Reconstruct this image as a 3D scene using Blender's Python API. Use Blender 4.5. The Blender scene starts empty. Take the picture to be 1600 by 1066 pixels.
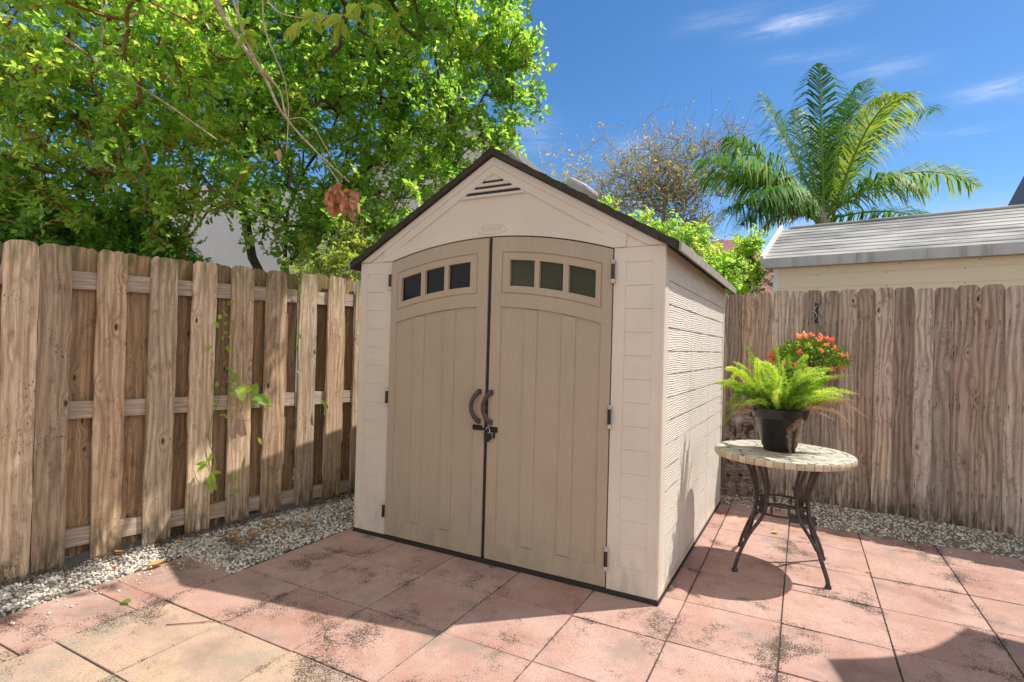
import bpy, math, random
import numpy as np
from mathutils import Vector, Matrix

S = bpy.context.scene
COL = S.collection
PI = math.pi
R_ = math.radians

# ------------------------------------------------------------------ camera
CAM = np.array([0.680, -2.939, 1.344])
PITCH, ROLL, YAW, FPX = 0.0086, 0.0274, -0.4964, 862.937
Fv = np.array([math.sin(YAW)*math.cos(PITCH), math.cos(YAW)*math.cos(PITCH), math.sin(PITCH)])
Rv = np.cross(Fv, [0, 0, 1]); Rv /= np.linalg.norm(Rv); Uv = np.cross(Rv, Fv)
Rv, Uv = Rv*math.cos(ROLL)+Uv*math.sin(ROLL), -Rv*math.sin(ROLL)+Uv*math.cos(ROLL)
cd = bpy.data.cameras.new('camera'); cam = bpy.data.objects.new('camera', cd); COL.objects.link(cam)
cd.sensor_width = 36.0; cd.lens = FPX/1600*36.0; cd.clip_start = 0.02; cd.clip_end = 2000
M4 = Matrix.Identity(4)
for i in range(3):
    M4[i][0] = Rv[i]; M4[i][1] = Uv[i]; M4[i][2] = -Fv[i]; M4[i][3] = CAM[i]
cam.matrix_world = M4
S.camera = cam

# ------------------------------------------------------------------ light
SUN = Vector((0.475, 0.43, 1.0)).normalized()
EL = math.asin(SUN.z); AZ = math.atan2(SUN.x, SUN.y)
S.view_settings.view_transform = 'Standard'; S.view_settings.look = 'None'
S.view_settings.exposure = 0.76; S.view_settings.gamma = 1.0
sd = bpy.data.lights.new('sun', 'SUN'); so = bpy.data.objects.new('sun', sd); COL.objects.link(so)
sd.energy = 3.55; sd.angle = R_(0.55); sd.color = (1.0, 0.95, 0.88)
so.rotation_euler = SUN.to_track_quat('Z', 'Y').to_euler()
so.location = (4, 4, 9)

W = bpy.data.worlds.new('World'); S.world = W; W.use_nodes = True
nt = W.node_tree; nt.nodes.clear()


class NT:
    """tiny node helper"""
    def __init__(s, t): s.t = t
    def n(s, typ, ins=None, **kw):
        x = s.t.nodes.new(typ)
        for k, v in kw.items(): setattr(x, k, v)
        if ins:
            for k, v in ins.items(): s.set(x, k, v)
        return x
    def set(s, x, k, v):
        sock = x.inputs[k]
        if isinstance(v, bpy.types.NodeSocket): s.t.links.new(v, sock)
        elif isinstance(v, bpy.types.Node): s.t.links.new(v.outputs[0], sock)
        else: sock.default_value = v
    def m(s, op, a, b=0.0, c=None, clamp=False):
        x = s.n('ShaderNodeMath', operation=op); x.use_clamp = clamp
        s.set(x, 0, a); s.set(x, 1, b)
        if c is not None: s.set(x, 2, c)
        return x.outputs[0]
    def vm(s, op, a, b=None):
        x = s.n('ShaderNodeVectorMath', operation=op); s.set(x, 0, a)
        if b is not None: s.set(x, 1, b)
        return x.outputs[1] if op in ('DOT_PRODUCT', 'LENGTH', 'DISTANCE') else x.outputs[0]
    def noise(s, vec, scale, detail=3.0, rough=0.55, dist=0.0):
        x = s.n('ShaderNodeTexNoise', {'Scale': scale, 'Detail': detail, 'Roughness': rough, 'Distortion': dist})
        if vec is not None: s.set(x, 'Vector', vec)
        return x.outputs[0]
    def mix(s, f, a, b, blend='MIX'):
        x = s.n('ShaderNodeMix', data_type='RGBA', blend_type=blend); x.clamp_factor = True
        for k, v in ((0, f), (6, a), (7, b)):
            if isinstance(v, (tuple, list)) and len(v) == 3: v = (*v, 1)
            s.set(x, k, v)
        return x.outputs[2]
    def ss(s, v, a, b, lo=0.0, hi=1.0):
        x = s.n('ShaderNodeMapRange', {1: a, 2: b, 3: lo, 4: hi}, interpolation_type='SMOOTHSTEP'); s.set(x, 0, v)
        return x.outputs[0]
    def scale(s, v, sx, sy, sz):
        return s.vm('MULTIPLY', v, (sx, sy, sz))


g = NT(nt)
sky = g.n('ShaderNodeTexSky', sky_type='NISHITA')
sky.sun_disc = False; sky.sun_elevation = EL; sky.sun_rotation = AZ
sky.air_density = 0.85; sky.dust_density = 0.3; sky.ozone_density = 1.6; sky.altitude = 300
tc = g.n('ShaderNodeTexCoord').outputs[0]
sep = g.n('ShaderNodeSeparateXYZ', {0: tc})
# thin fair-weather cloud: stretched wisps high up, a broken bank low down
def cdir(x, y):
    d = Fv+Rv*(x-800)/FPX+Uv*(533-y)/FPX
    return d/np.linalg.norm(d)
warp = g.vm('ADD', tc, g.vm('SCALE', g.n('ShaderNodeTexNoise', {'Vector': tc, 'Scale': 9.0, 'Detail': 5.0}).outputs[1]))
for nd in nt.nodes:
    if nd.type == 'VECT_MATH' and nd.operation == 'SCALE': nd.inputs[3].default_value = 0.035
cl = None
for (x0, y0, x1, y1, wd, st) in [(1185, 48, 1310, 14, 0.011, .50), (1070, 42, 1190, 12, 0.012, .13), (1190, 96, 1330, 84, 0.010, .12),
                                 (1320, 118, 1450, 104, 0.012, .16), (1510, 150, 1640, 132, 0.011, .38), (1380, 215, 1450, 208, 0.009, .2),
                                 (1480, 215, 1560, 206, 0.006, .18), (960, 235, 1010, 228, 0.014, .25), (800, 215, 870, 200, 0.03, .16)]:
    a, b = cdir(x0, y0), cdir(x1, y1); ax = (b-a); ln = np.linalg.norm(ax); ax /= ln; c = (a+b)/2
    nn = np.cross(c, ax); nn /= np.linalg.norm(nn)
    rel = g.vm('SUBTRACT', warp, tuple(c+np.array([.0175]*3)*1.0))
    u = g.m('DIVIDE', g.vm('DOT_PRODUCT', rel, tuple(ax)), ln*0.55)
    v = g.m('DIVIDE', g.vm('DOT_PRODUCT', rel, tuple(nn)), wd)
    q = g.m('ADD', g.m('MULTIPLY', u, u), g.m('MULTIPLY', v, v))
    e = g.m('MULTIPLY', g.m('EXPONENT', g.m('MULTIPLY', q, -1.0)), st)
    cl = e if cl is None else g.m('ADD', cl, e)
fib = g.noise(g.scale(tc, 9, 9, 60), 1.6, 6, .65)
cl = g.m('MULTIPLY', cl, g.ss(fib, .32, .65, .12, 1.05))
low = g.m('MULTIPLY', g.ss(sep.outputs[2], .07, .26, 1.0, 0.0), g.ss(g.noise(g.scale(tc, 4, 4, 13), 1.3, 7, .6), .42, .62))
cl = g.m('ADD', cl, g.m('MULTIPLY', low, .62), clamp=True)
bk = g.ss(g.vm('DOT_PRODUCT', tc, (.45, -.86, .1)), -.05, .35)  # bright cloud bank behind the camera, added to the sky as fill light
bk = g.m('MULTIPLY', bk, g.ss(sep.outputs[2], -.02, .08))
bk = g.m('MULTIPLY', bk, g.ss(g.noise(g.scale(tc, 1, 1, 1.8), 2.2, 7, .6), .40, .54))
skyc = g.n('ShaderNodeHueSaturation', {'Saturation': 1.28, 'Value': 1.0, 'Color': sky.outputs[0]}).outputs[0]
colr = g.mix(cl, skyc, (6.2, 6.6, 7.3))
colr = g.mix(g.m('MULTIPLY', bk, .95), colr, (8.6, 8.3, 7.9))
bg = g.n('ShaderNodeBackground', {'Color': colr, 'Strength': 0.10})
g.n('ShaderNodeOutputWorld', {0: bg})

# ------------------------------------------------------------------ mesh helpers
rng = np.random.default_rng(7)
random.seed(7)


class MB:
    def __init__(s): s.v = []; s.f = []; s.t = []
    def add(s, V, F, tint=0.5):
        o = len(s.v); s.v += [tuple(map(float, p)) for p in V]
        s.f += [tuple(i+o for i in q) for q in F]; s.t += [tint]*len(F); return s
    def box(s, x0, x1, y0, y1, z0, z1, t=.5):
        V = [(x0, y0, z0), (x1, y0, z0), (x1, y1, z0), (x0, y1, z0), (x0, y0, z1), (x1, y0, z1), (x1, y1, z1), (x0, y1, z1)]
        return s.add(V, [(3, 2, 1, 0), (4, 5, 6, 7), (0, 1, 5, 4), (1, 2, 6, 5), (2, 3, 7, 6), (3, 0, 4, 7)], t)
    def obox(s, c, ax, hs, t=.5):
        """box with centre c, three axis vectors, half sizes"""
        c = np.array(c, float); A = [np.array(a, float)/np.linalg.norm(a) for a in ax]
        V = []
        for k in (-1, 1):
            for i, j in ((-1, -1), (1, -1), (1, 1), (-1, 1)):
                V.append(c+A[0]*i*hs[0]+A[1]*j*hs[1]+A[2]*k*hs[2])
        return s.add(V, [(3, 2, 1, 0), (4, 5, 6, 7), (0, 1, 5, 4), (1, 2, 6, 5), (2, 3, 7, 6), (3, 0, 4, 7)], t)
    def tube(s, P, r, n=8, cap=True, flat=1.0, t=.5, up=(0, 0, 1)):
        P = np.array(P, float); k = len(P)
        r = np.full(k, r) if np.isscalar(r) else np.array(r, float)
        T = np.gradient(P, axis=0); T /= np.linalg.norm(T, axis=1)[:, None]+1e-12
        u = np.array(up, float)
        if abs(T[0]@u) > .95: u = np.array([1., 0, 0])
        V = []
        for i in range(k):
            a = u-T[i]*(u@T[i]); a /= np.linalg.norm(a)+1e-12; u = a
            b = np.cross(T[i], a)
            for j in range(n):
                q = 2*PI*j/n
                V.append(P[i]+r[i]*(a*math.cos(q)+b*math.sin(q)*flat))
        F = []
        for i in range(k-1):
            for j in range(n):
                F.append((i*n+j, i*n+(j+1) % n, (i+1)*n+(j+1) % n, (i+1)*n+j))
        if cap: F += [tuple(range(n-1, -1, -1)), tuple(range((k-1)*n, k*n))]
        return s.add(V, F, t)
    def lathe(s, prof, c=(0, 0, 0), n=40, t=.5):
        V = []; F = []
        for (r, z) in prof:
            for j in range(n):
                a = 2*PI*j/n; V.append((c[0]+r*math.cos(a), c[1]+r*math.sin(a), c[2]+z))
        for i in range(len(prof)-1):
            for j in range(n):
                F.append((i*n+j, i*n+(j+1) % n, (i+1)*n+(j+1) % n, (i+1)*n+j))
        return s.add(V, F, t)
    def prism(s, poly, y0, y1, t=.5):
        """xz polygon (counter clockwise seen from -y) extruded from y0 (front) to y1"""
        n = len(poly); V = [(x, y0, z) for x, z in poly]+[(x, y1, z) for x, z in poly]
        F = [tuple(range(n)), tuple(range(2*n-1, n-1, -1))]
        F += [((i+1) % n, i, n+i, n+(i+1) % n) for i in range(n)]
        return s.add(V, F, t)
    def build(s, name, mat, parent=None, smooth=False, bevel=0.0, off=(0, 0, 0), angle=35, solid=0.0):
        me = bpy.data.meshes.new(name)
        V = np.array(s.v, float)-np.array(off, float)
        me.from_pydata(V.tolist(), [], s.f)
        if mat: me.materials.append(mat)
        at = me.attributes.new('tint', 'FLOAT', 'FACE'); at.data.foreach_set('value', np.array(s.t, dtype=np.float32))
        me.update()
        o = bpy.data.objects.new(name, me); COL.objects.link(o)
        if parent is not None: o.parent = parent
        if smooth:
            me.polygons.foreach_set('use_smooth', [True]*len(me.polygons))
            if angle: me.set_sharp_from_angle(angle=R_(angle))
        if bevel:
            b = o.modifiers.new('bevel', 'BEVEL'); b.width = bevel; b.segments = 2; b.limit_method = 'ANGLE'; b.angle_limit = R_(40)
        return o


def fast(name, V, F4, tint, mat, parent=None, off=(0, 0, 0)):
    """large all-quad (or all-tri) mesh from numpy arrays"""
    me = bpy.data.meshes.new(name); V = np.asarray(V, np.float32)-np.array(off, np.float32); F4 = np.asarray(F4, np.int32)
    k = F4.shape[1]
    me.vertices.add(len(V)); me.vertices.foreach_set('co', V.ravel())
    me.loops.add(F4.size); me.loops.foreach_set('vertex_index', F4.ravel())
    me.polygons.add(len(F4)); me.polygons.foreach_set('loop_start', np.arange(0, F4.size, k, dtype=np.int32))
    me.polygons.foreach_set('loop_total', np.full(len(F4), k, np.int32))
    at = me.attributes.new('tint', 'FLOAT', 'FACE'); at.data.foreach_set('value', np.asarray(tint, np.float32))
    me.materials.append(mat); me.update(calc_edges=True); me.validate()
    o = bpy.data.objects.new(name, me); COL.objects.link(o)
    if parent is not None: o.parent = parent
    return o


def thing(name, label, cat, loc=(0, 0, 0), rz=0.0, group=None):
    o = bpy.data.objects.new(name, None); COL.objects.link(o); o.empty_display_size = .1
    o.location = loc; o.rotation_euler = (0, 0, rz); tag(o, label, cat, group); return o


def tag(o, label=None, cat=None, group=None, kind=None):
    if label: o['label'] = label
    if cat: o['category'] = cat
    if group: o['group'] = group
    if kind: o['kind'] = kind
    return o


# ------------------------------------------------------------------ materials
def newmat(name):
    m = bpy.data.materials.new(name); m.use_nodes = True; m.node_tree.nodes.clear(); return m, NT(m.node_tree)


def finish(g, col, rough=.6, bump=None, bstr=.3, bdist=.01, metal=0.0, spec=.5, trans=None, normal=None):
    ins = {'Base Color': col if not isinstance(col, tuple) else (*col[:3], 1), 'Roughness': rough, 'Metallic': metal, 'Specular IOR Level': spec}
    if bump is not None:
        b = g.n('ShaderNodeBump', {'Height': bump, 'Strength': bstr, 'Distance': bdist}); ins['Normal'] = b.outputs[0]
    p = g.n('ShaderNodeBsdfPrincipled', ins)
    out = p.outputs[0]
    if trans is not None:
        tr = g.n('ShaderNodeBsdfTranslucent', {'Color': trans[0]})
        mx = g.n('ShaderNodeMixShader', {0: trans[1], 1: out, 2: tr.outputs[0]}); out = mx.outputs[0]
    g.n('ShaderNodeOutputMaterial', {0: out})


def plain(name, col, rough=.5, metal=0.0, var=.15, sc=14, bstr=.15, spec=.5):
    m, g = newmat(name); oc = g.n('ShaderNodeTexCoord').outputs[3]
    n1 = g.noise(oc, sc, 5, .6); n2 = g.noise(oc, sc*9, 3)
    c = g.mix(g.ss(n1, .3, .7), tuple(x*(1-var) for x in col), tuple(min(1, x*(1+var)) for x in col))
    finish(g, c, rough, g.m('ADD', n2, n1), bstr, .002, metal, spec); return m


def wood(name, light, dark, grey, greyamt, alg=(0.16, 0.16, 0.06), algamt=1.0, ht=1.88, ring=.6, nails=(1.62, .92, .22), nailamt=.35, stk=.8):
    m, g = newmat(name)
    oc = g.n('ShaderNodeTexCoord').outputs[3]
    rnd = g.n('ShaderNodeObjectInfo').outputs['Random']
    off = g.n('ShaderNodeCombineXYZ', {0: g.m('MULTIPLY', rnd, 37.0), 1: g.m('MULTIPLY', rnd, 91.0), 2: g.m('MULTIPLY', rnd, 53.0)}).outputs[0]
    v = g.vm('ADD', oc, off)
    sx = g.n('ShaderNodeSeparateXYZ', {0: oc}); s2 = g.n('ShaderNodeSeparateXYZ', {0: v})
    low = g.noise(g.scale(v, 6, 3, .9), 1.0, 2, .5)
    vo = g.n('ShaderNodeTexVoronoi', {'Vector': g.scale(v, 7.5, 1.0, 3.4), 'Scale': 1.0, 'Randomness': 1.0}, feature='F1')
    d = vo.outputs['Distance']
    kn = g.m('EXPONENT', g.m('MULTIPLY', g.m('MULTIPLY', d, d), -30.0))
    ph = g.m('ADD', g.m('MULTIPLY', s2.outputs[0], 70.0), g.m('MULTIPLY', low, 13.0))
    ph = g.m('ADD', ph, g.m('MULTIPLY', kn, 5.0))
    sn = g.m('MULTIPLY_ADD', g.m('SINE', g.m('MULTIPLY', ph, 2.2)), .5, .5)
    sn = g.m('POWER', sn, 1.6)
    fine = g.noise(g.scale(v, 170, 60, 7), 1.0, 5, .7)
    streak = g.noise(g.scale(v, 34, 20, 1.6), 1.0, 6, .72)
    blot = g.noise(g.scale(v, 1.4, 1, .6), 5.0, 7, .72)
    c = g.mix(g.m('MULTIPLY', sn, ring), light, dark)
    c = g.mix(g.ss(streak, .40, .72, 0, stk), c, tuple(x*.55 for x in dark))
    c = g.mix(g.m('MULTIPLY', g.ss(blot, .35, .7), greyamt), c, grey)
    c = g.mix(g.ss(fine, .35, .7, 0, stk*.7), c, tuple(x*.6 for x in dark))
    knd = g.ss(d, .085, .05, 0, .9)
    c = g.mix(knd, c, (.05, .028, .018))
    r2 = g.m('FRACT', g.m('MULTIPLY', rnd, 7.31))
    c = g.mix(g.m('MULTIPLY', r2, .6), c, (1.02, .84, .68), 'MULTIPLY')
    # nails at the rails with a dark weep below each
    ax_ = g.m('ABSOLUTE', g.m('SUBTRACT', g.m('ABSOLUTE', sx.outputs[0]), .042)); nx = g.ss(ax_, .0042, .0015)
    nm = None
    for k, zr in enumerate(nails):
        zq = g.m('SUBTRACT', g.m('MULTIPLY_ADD', rnd, .03, zr), sx.outputs[2])
        q = g.m('MULTIPLY', g.ss(zq, 0, .004), g.ss(zq, .075, .012))
        nm = q if nm is None else g.m('MAXIMUM', nm, q)
    c = g.mix(g.m('MULTIPLY', g.m('MULTIPLY', nx, nm), nailamt), c, (.03, .02, .016))
    wx = g.noise(g.scale(v, 1.6, 1, .8), 9.0, 7, .75)
    c = g.mix(g.ss(wx, .54, .68, 0, .6), c, tuple(x*.42 for x in dark))
    br = g.m('MULTIPLY_ADD', rnd, .6, .74)
    c = g.mix(1.0, c, g.n('ShaderNodeCombineColor', {0: br, 1: br, 2: br}).outputs[0], 'MULTIPLY')
    # algae and dirt at both ends of the boards, small black specks
    nz = g.noise(g.scale(v, 30, 10, 5), 1.0, 4, .65)
    top = g.m('MULTIPLY', g.ss(sx.outputs[2], ht-.28, ht, 0, 1), g.ss(nz, .40, .62))
    bot = g.m('MULTIPLY', g.ss(sx.outputs[2], .30, .0, 0, 1), g.ss(nz, .38, .58))
    c = g.mix(g.m('MULTIPLY', top, .7*algamt), c, alg)
    c = g.mix(g.m('MULTIPLY', bot, .8), c, (.045, .04, .018))
    sp = g.noise(g.scale(v, 150, 80, 60), 1.0, 2, .5)
    spm = g.m('MULTIPLY', g.ss(sp, .60, .67), g.ss(g.noise(v, 6, 3), .48, .66, 0, .8))
    c = g.mix(spm, c, (.04, .035, .03))
    h = g.m('ADD', g.m('MULTIPLY', sn, -.5), g.m('MULTIPLY', fine, -1.0)); h = g.m('SUBTRACT', h, g.m('MULTIPLY', knd, .8))
    finish(g, c, .82, h, .55, .004, spec=.2)
    return m


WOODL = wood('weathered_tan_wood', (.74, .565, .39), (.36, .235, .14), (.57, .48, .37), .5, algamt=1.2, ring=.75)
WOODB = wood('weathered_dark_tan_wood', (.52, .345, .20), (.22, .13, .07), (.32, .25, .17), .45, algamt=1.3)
WOODR = wood('weathered_greybrown_wood', (.62, .50, .41), (.23, .16, .12), (.52, .46, .41), .55, (.13, .12, .06), .25, 1.93, .8, (1.64, .97, .27), .95, .6)


def leafmat(name, c0, c1, c2, tr=.38, rough=.5, spec=.4, old=.0):
    m, g = newmat(name)
    t = g.n('ShaderNodeAttribute', attribute_name='tint').outputs[2]
    c = g.mix(g.ss(t, 0, .5), c0, c1); c = g.mix(g.ss(t, .5, 1), c, c2); c = g.mix(g.ss(t, .985, 1, 0, old), c, (.62, .40, .06))
    bright = g.mix(1.0, c, (2.2, 2.05, 1.1), 'MULTIPLY')
    finish(g, c, rough, spec=spec, trans=(bright, tr)); return m


LEAF = leafmat('leaf_green', (.14, .29, .055), (.25, .44, .085), (.42, .54, .12), .56, .38, .4, .25)
LEAFD = leafmat('leaf_dark_green', (.11, .27, .04), (.20, .40, .06), (.32, .50, .08), .5)
LEAFY = leafmat('leaf_yellow_green', (.20, .33, .05), (.33, .43, .07), (.46, .49, .11), .45)
LEAFO = leafmat('leaf_olive_dry', (.20, .22, .07), (.32, .31, .11), (.50, .38, .11), .4)
FERNM = leafmat('fern_needles', (.13, .25, .035), (.32, .47, .07), (.56, .66, .17), .42)
DRYM = leafmat('dry_fern_needles', (.36, .23, .17), (.45, .30, .22), (.55, .40, .28), .2, .8)
PALMM = leafmat('palm_leaflet', (.035, .11, .018), (.09, .22, .028), (.33, .40, .08), .38, .5, .15)
PALMD = leafmat('dead_palm_leaflet', (.30, .17, .04), (.42, .27, .06), (.48, .38, .14), .25, .6)
DEADM = leafmat('dead_red_leaf', (.36, .14, .08), (.52, .23, .13), (.62, .36, .24), .25, .5)
FALLM = leafmat('fallen_leaf_brown', (.26, .11, .05), (.38, .18, .07), (.50, .30, .10), .1, .6)
FLOWM = leafmat('flower_red_orange', (.78, .14, .10), (.88, .32, .22), (.93, .52, .36), .35, .5)
BARK = plain('bark_dark', (.15, .11, .085), .9, var=.4, sc=20, bstr=.6, spec=.2)
BARKR = plain('bark_reddish', (.30, .15, .075), .85, var=.35, sc=20, bstr=.5, spec=.2)
BARKP = plain('bark_pale', (.52, .44, .32), .85, var=.3, sc=25, bstr=.5, spec=.2)
TWIGG = plain('bark_grey', (.36, .32, .27), .9, var=.3, sc=20, bstr=.4, spec=.2)
STEMG = plain('green_stem', (.12, .19, .04), .6)


def plastic(name, col, mode):
    m, g = newmat(name)
    oc = g.n('ShaderNodeTexCoord').outputs[3]
    bl = g.noise(oc, 2.3, 4, .6)
    c = g.mix(g.ss(bl, .3, .7), tuple(x*.95 for x in col), tuple(x*1.04 for x in col))
    sm = g.noise(oc, 90, 2)
    if mode == 'vert':       # fine upright wood grain pressed into the doors
        h = g.m('ADD', g.noise(g.scale(oc, 190, 60, 5), 1.0, 3, .6), g.m('MULTIPLY', sm, .15)); st, ds = .35, .0018
        c = g.mix(g.ss(h, .42, .78, 0, .30), c, tuple(x*.72 for x in col))
    elif mode in ('wave', 'soft'):     # long wavy ridges pressed into the siding
        w = g.noise(g.scale(oc, 2.0, 2.4, 5), 1.0, 3, .6)
        s3 = g.n('ShaderNodeSeparateXYZ', {0: oc})
        ph = g.m('ADD', g.m('MULTIPLY', s3.outputs[2], 470.0), g.m('MULTIPLY', w, 24.0))
        ww = g.m('MULTIPLY_ADD', g.m('SINE', ph), .5, .5)
        mask = g.noise(g.scale(oc, 9, 9, 60), 1.0, 3, .6)
        h = g.m('MULTIPLY', ww, g.ss(mask, .3, .6, .25, 1.0)); st, ds = (1.0, .0025) if mode == 'wave' else (.5, .0014)
    else:
        h = sm; st, ds = .12, .001
    # rain dirt low down on the panel
    s4 = g.n('ShaderNodeSeparateXYZ', {0: oc})
    c = g.mix(g.ss(g.noise(g.scale(oc, 22, 22, 1.3), 1.0, 5, .65), .50, .75, 0, .12), c, tuple(x*.7 for x in col))
    c = g.mix(g.ss(g.noise(oc, 13, 6, .7), .62, .74, 0, .14), c, tuple(x*.6 for x in col))
    dirt = g.m('MULTIPLY', g.ss(s4.outputs[2], .40, .03, 0, .32), g.ss(g.noise(g.scale(oc, 14, 14, 4), 1, 6, .7), .42, .66))
    c = g.mix(dirt, c, (.22, .17, .12))
    finish(g, c, .5, h, st, ds, spec=.35); return m


SHW = plastic('shed_cream_plastic', (.65, .57, .465), 'plain')
SHWV = plastic('shed_cream_wavy', (.68, .63, .55), 'wave')
SHI = plastic('shed_cream_inset', (.65, .57, .465), 'soft')
SHD = plastic('shed_taupe_door', (.42, .335, .238), 'vert')
BLK = plain('black_metal', (.025, .022, .02), .38, .4, var=.3, sc=30)
BLKP = plain('black_plastic', (.014, .013, .013), .3, 0, var=.2, sc=12, bstr=.05)
STEEL = plain('steel', (.5, .48, .45), .35, .9)
DKBASE = plain('dark_base', (.02, .018, .016), .7)
HINGC = plain('hinge_cream', (.50, .43, .35), .5)


def m_roof():
    m, g = newmat('shed_roof_plastic'); oc = g.n('ShaderNodeTexCoord').outputs[3]
    n1 = g.noise(oc, 40, 5, .65); n2 = g.noise(oc, 3, 4)
    c = g.mix(g.ss(n1, .3, .7), (.030, .027, .019), (.060, .054, .039)); c = g.mix(g.ss(n2, .4, .7, 0, .4), c, (.085, .078, .06))
    finish(g, c, .75, n1, .5, .004, spec=.15); return m


def m_glass(name, c0, c1):
    m, g = newmat(name); oc = g.n('ShaderNodeTexCoord').outputs[3]
    c = g.mix(g.ss(g.noise(oc, 2.5, 3), .3, .7), c0, c1)
    finish(g, c, .12, g.noise(oc, 5, 1), .02, .01, spec=.16); return m


GLA = m_glass('dark_window', (.006, .006, .008), (.012, .012, .012))
GLB = m_glass('smoky_window', (.050, .050, .022), (.070, .068, .030))


GX, GY, GS, GT = -0.3483, -0.3307, 0.46457, 0.0104
ct, st_ = math.cos(GT), math.sin(GT)


def m_paver():
    m, g = newmat('concrete_paver')
    oc = g.n('ShaderNodeTexCoord').outputs[3]
    t = g.n('ShaderNodeAttribute', attribute_name='tint').outputs[2]
    # tint: 0..1 pink pavers, 2..3 the ones with a yellow wash
    isy = g.ss(t, 1.2, 1.8); fr = g.m('FRACT', t)
    ofs = g.vm('ADD', oc, g.n('ShaderNodeCombineXYZ', {0: g.m('MULTIPLY', fr, 30.0), 1: g.m('MULTIPLY', fr, 17.0), 2: 0.0}).outputs[0])
    n1 = g.noise(ofs, 3.2, 6, .62); n2 = g.noise(oc, 26, 5, .6); n3 = g.noise(oc, 260, 2, .5)
    pk = g.mix(fr, (.35, .165, .12), (.45, .265, .21))
    pk = g.mix(g.ss(n1, .3, .72, 0, .75), pk, (.52, .37, .31))
    ye = g.mix(g.ss(n1, .35, .62), (.50, .37, .23), (.46, .31, .24))
    ye = g.mix(g.ss(g.noise(ofs, 1.9, 5, .65), .46, .64, 0, .85), ye, (.30, .26, .19))
    c = g.mix(isy, pk, ye)
    c = g.mix(g.ss(n2, .35, .75, 0, .28), c, (.34, .22, .17))
    c = g.mix(g.ss(n3, .5, .72, 0, .5), c, (.70, .52, .44))
    c = g.mix(g.ss(n3, .48, .3, 0, .6), c, (.20, .11, .085))
    # grey film and black lichen crumbs in patches
    gr = g.ss(g.noise(ofs, 2.6, 6, .68), .50, .68, 0, .65)
    c = g.mix(gr, c, (.25, .205, .17))
    c = g.mix(g.ss(g.noise(oc, 1.7, 5, .6), .56, .72, 0, .45), c, (.15, .11, .085))
    pm = g.noise(oc, 2.4, 6, .72); crumbs = g.noise(g.vm('ADD', g.scale(oc, 1, 1, 1), (3.1, 7.7, 0)), 130, 4, .68)
    # dirt creeping out of the joints
    s5 = g.n('ShaderNodeSeparateXYZ', {0: oc})
    ux = g.m('DIVIDE', g.m('ADD', g.m('MULTIPLY', g.m('SUBTRACT', s5.outputs[0], GX), ct), g.m('MULTIPLY', g.m('SUBTRACT', s5.outputs[1], GY), st_)), GS)
    uy = g.m('DIVIDE', g.m('SUBTRACT', g.m('MULTIPLY', g.m('SUBTRACT', s5.outputs[1], GY), ct), g.m('MULTIPLY', g.m('SUBTRACT', s5.outputs[0], GX), st_)), GS)
    fx = g.m('FRACT', g.m('ADD', ux, 50.0)); fy = g.m('FRACT', g.m('ADD', uy, 50.0))
    ed = g.m('MINIMUM', g.m('MINIMUM', fx, g.m('SUBTRACT', 1.0, fx)), g.m('MINIMUM', fy, g.m('SUBTRACT', 1.0, fy)))
    jd = g.ss(g.m('ADD', ed, g.m('MULTIPLY', g.noise(oc, 30, 5, .75), .06)), .042, .022, 0, .8)
    thr = g.m('ADD', g.m('MULTIPLY', g.ss(pm, .46, .66), .185), g.m('MULTIPLY', g.ss(ed, .10, .0), .045))
    lm = g.ss(g.m('ADD', crumbs, thr), .63, .69, 0, .85)
    lm = g.m('MULTIPLY', lm, g.ss(pm, .41, .52))
    halo = g.m('MULTIPLY', g.ss(pm, .50, .70), g.ss(n2, .35, .6, 0, .5))
    c = g.mix(halo, c, (.17, .135, .11)); lm = g.m('MAXIMUM', lm, jd)
    c = g.mix(lm, c, (.035, .028, .022))
    h = g.m('ADD', g.m('MULTIPLY', n2, .5), n3)
    finish(g, c, .9, h, .5, .003, spec=.2); return m


def m_gravel():
    m, g = newmat('pebble'); t = g.n('ShaderNodeAttribute', attribute_name='tint').outputs[2]
    oc = g.n('ShaderNodeTexCoord').outputs[3]
    c = g.mix(g.ss(t, 0, .35), (.20, .165, .125), (.46, .41, .335)); c = g.mix(g.ss(t, .35, 1), c, (.80, .74, .63))
    c = g.mix(g.ss(g.noise(oc, 4.5, 4), .52, .70, 0, .6), c, (.10, .085, .06))
    finish(g, c, .8, g.noise(oc, 160, 2), .3, .002, spec=.3); return m


def m_ground():
    m, g = newmat('soil'); oc = g.n('ShaderNodeTexCoord').outputs[3]
    n1 = g.noise(oc, 18, 6, .7); n2 = g.noise(oc, .5, 4)
    c = g.mix(g.ss(n1, .3, .7), (.05, .035, .024), (.14, .105, .075)); c = g.mix(g.ss(n2, .45, .6, 0, .5), c, (.07, .10, .035))
    finish(g, c, .95, n1, .8, .02, spec=.1); return m


EAVEM = plain('eave_taupe', (.30, .27, .225), .7); ROOFM = m_roof(); PAVM = m_paver(); GRAVM = m_gravel(); SOILM = m_ground()

# ------------------------------------------------------------------ ground
mb = MB(); mb.add([(-400, -400, -.05), (400, -400, -.05), (400, 600, -.05), (-400, 600, -.05)], [(0, 1, 2, 3)])
tag(mb.build('ground', SOILM), kind='structure')
mb = MB(); mb.add([(-2.74, -8, -.0055), (8, -8, -.0055), (8, 2.3, -.0055), (-2.74, 2.3, -.0055)], [(0, 1, 2, 3)])
tag(mb.build('paver_bed', plain('joint_sand', (.07, .052, .04), .95, sc=40, bstr=.5)), kind='structure')

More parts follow.
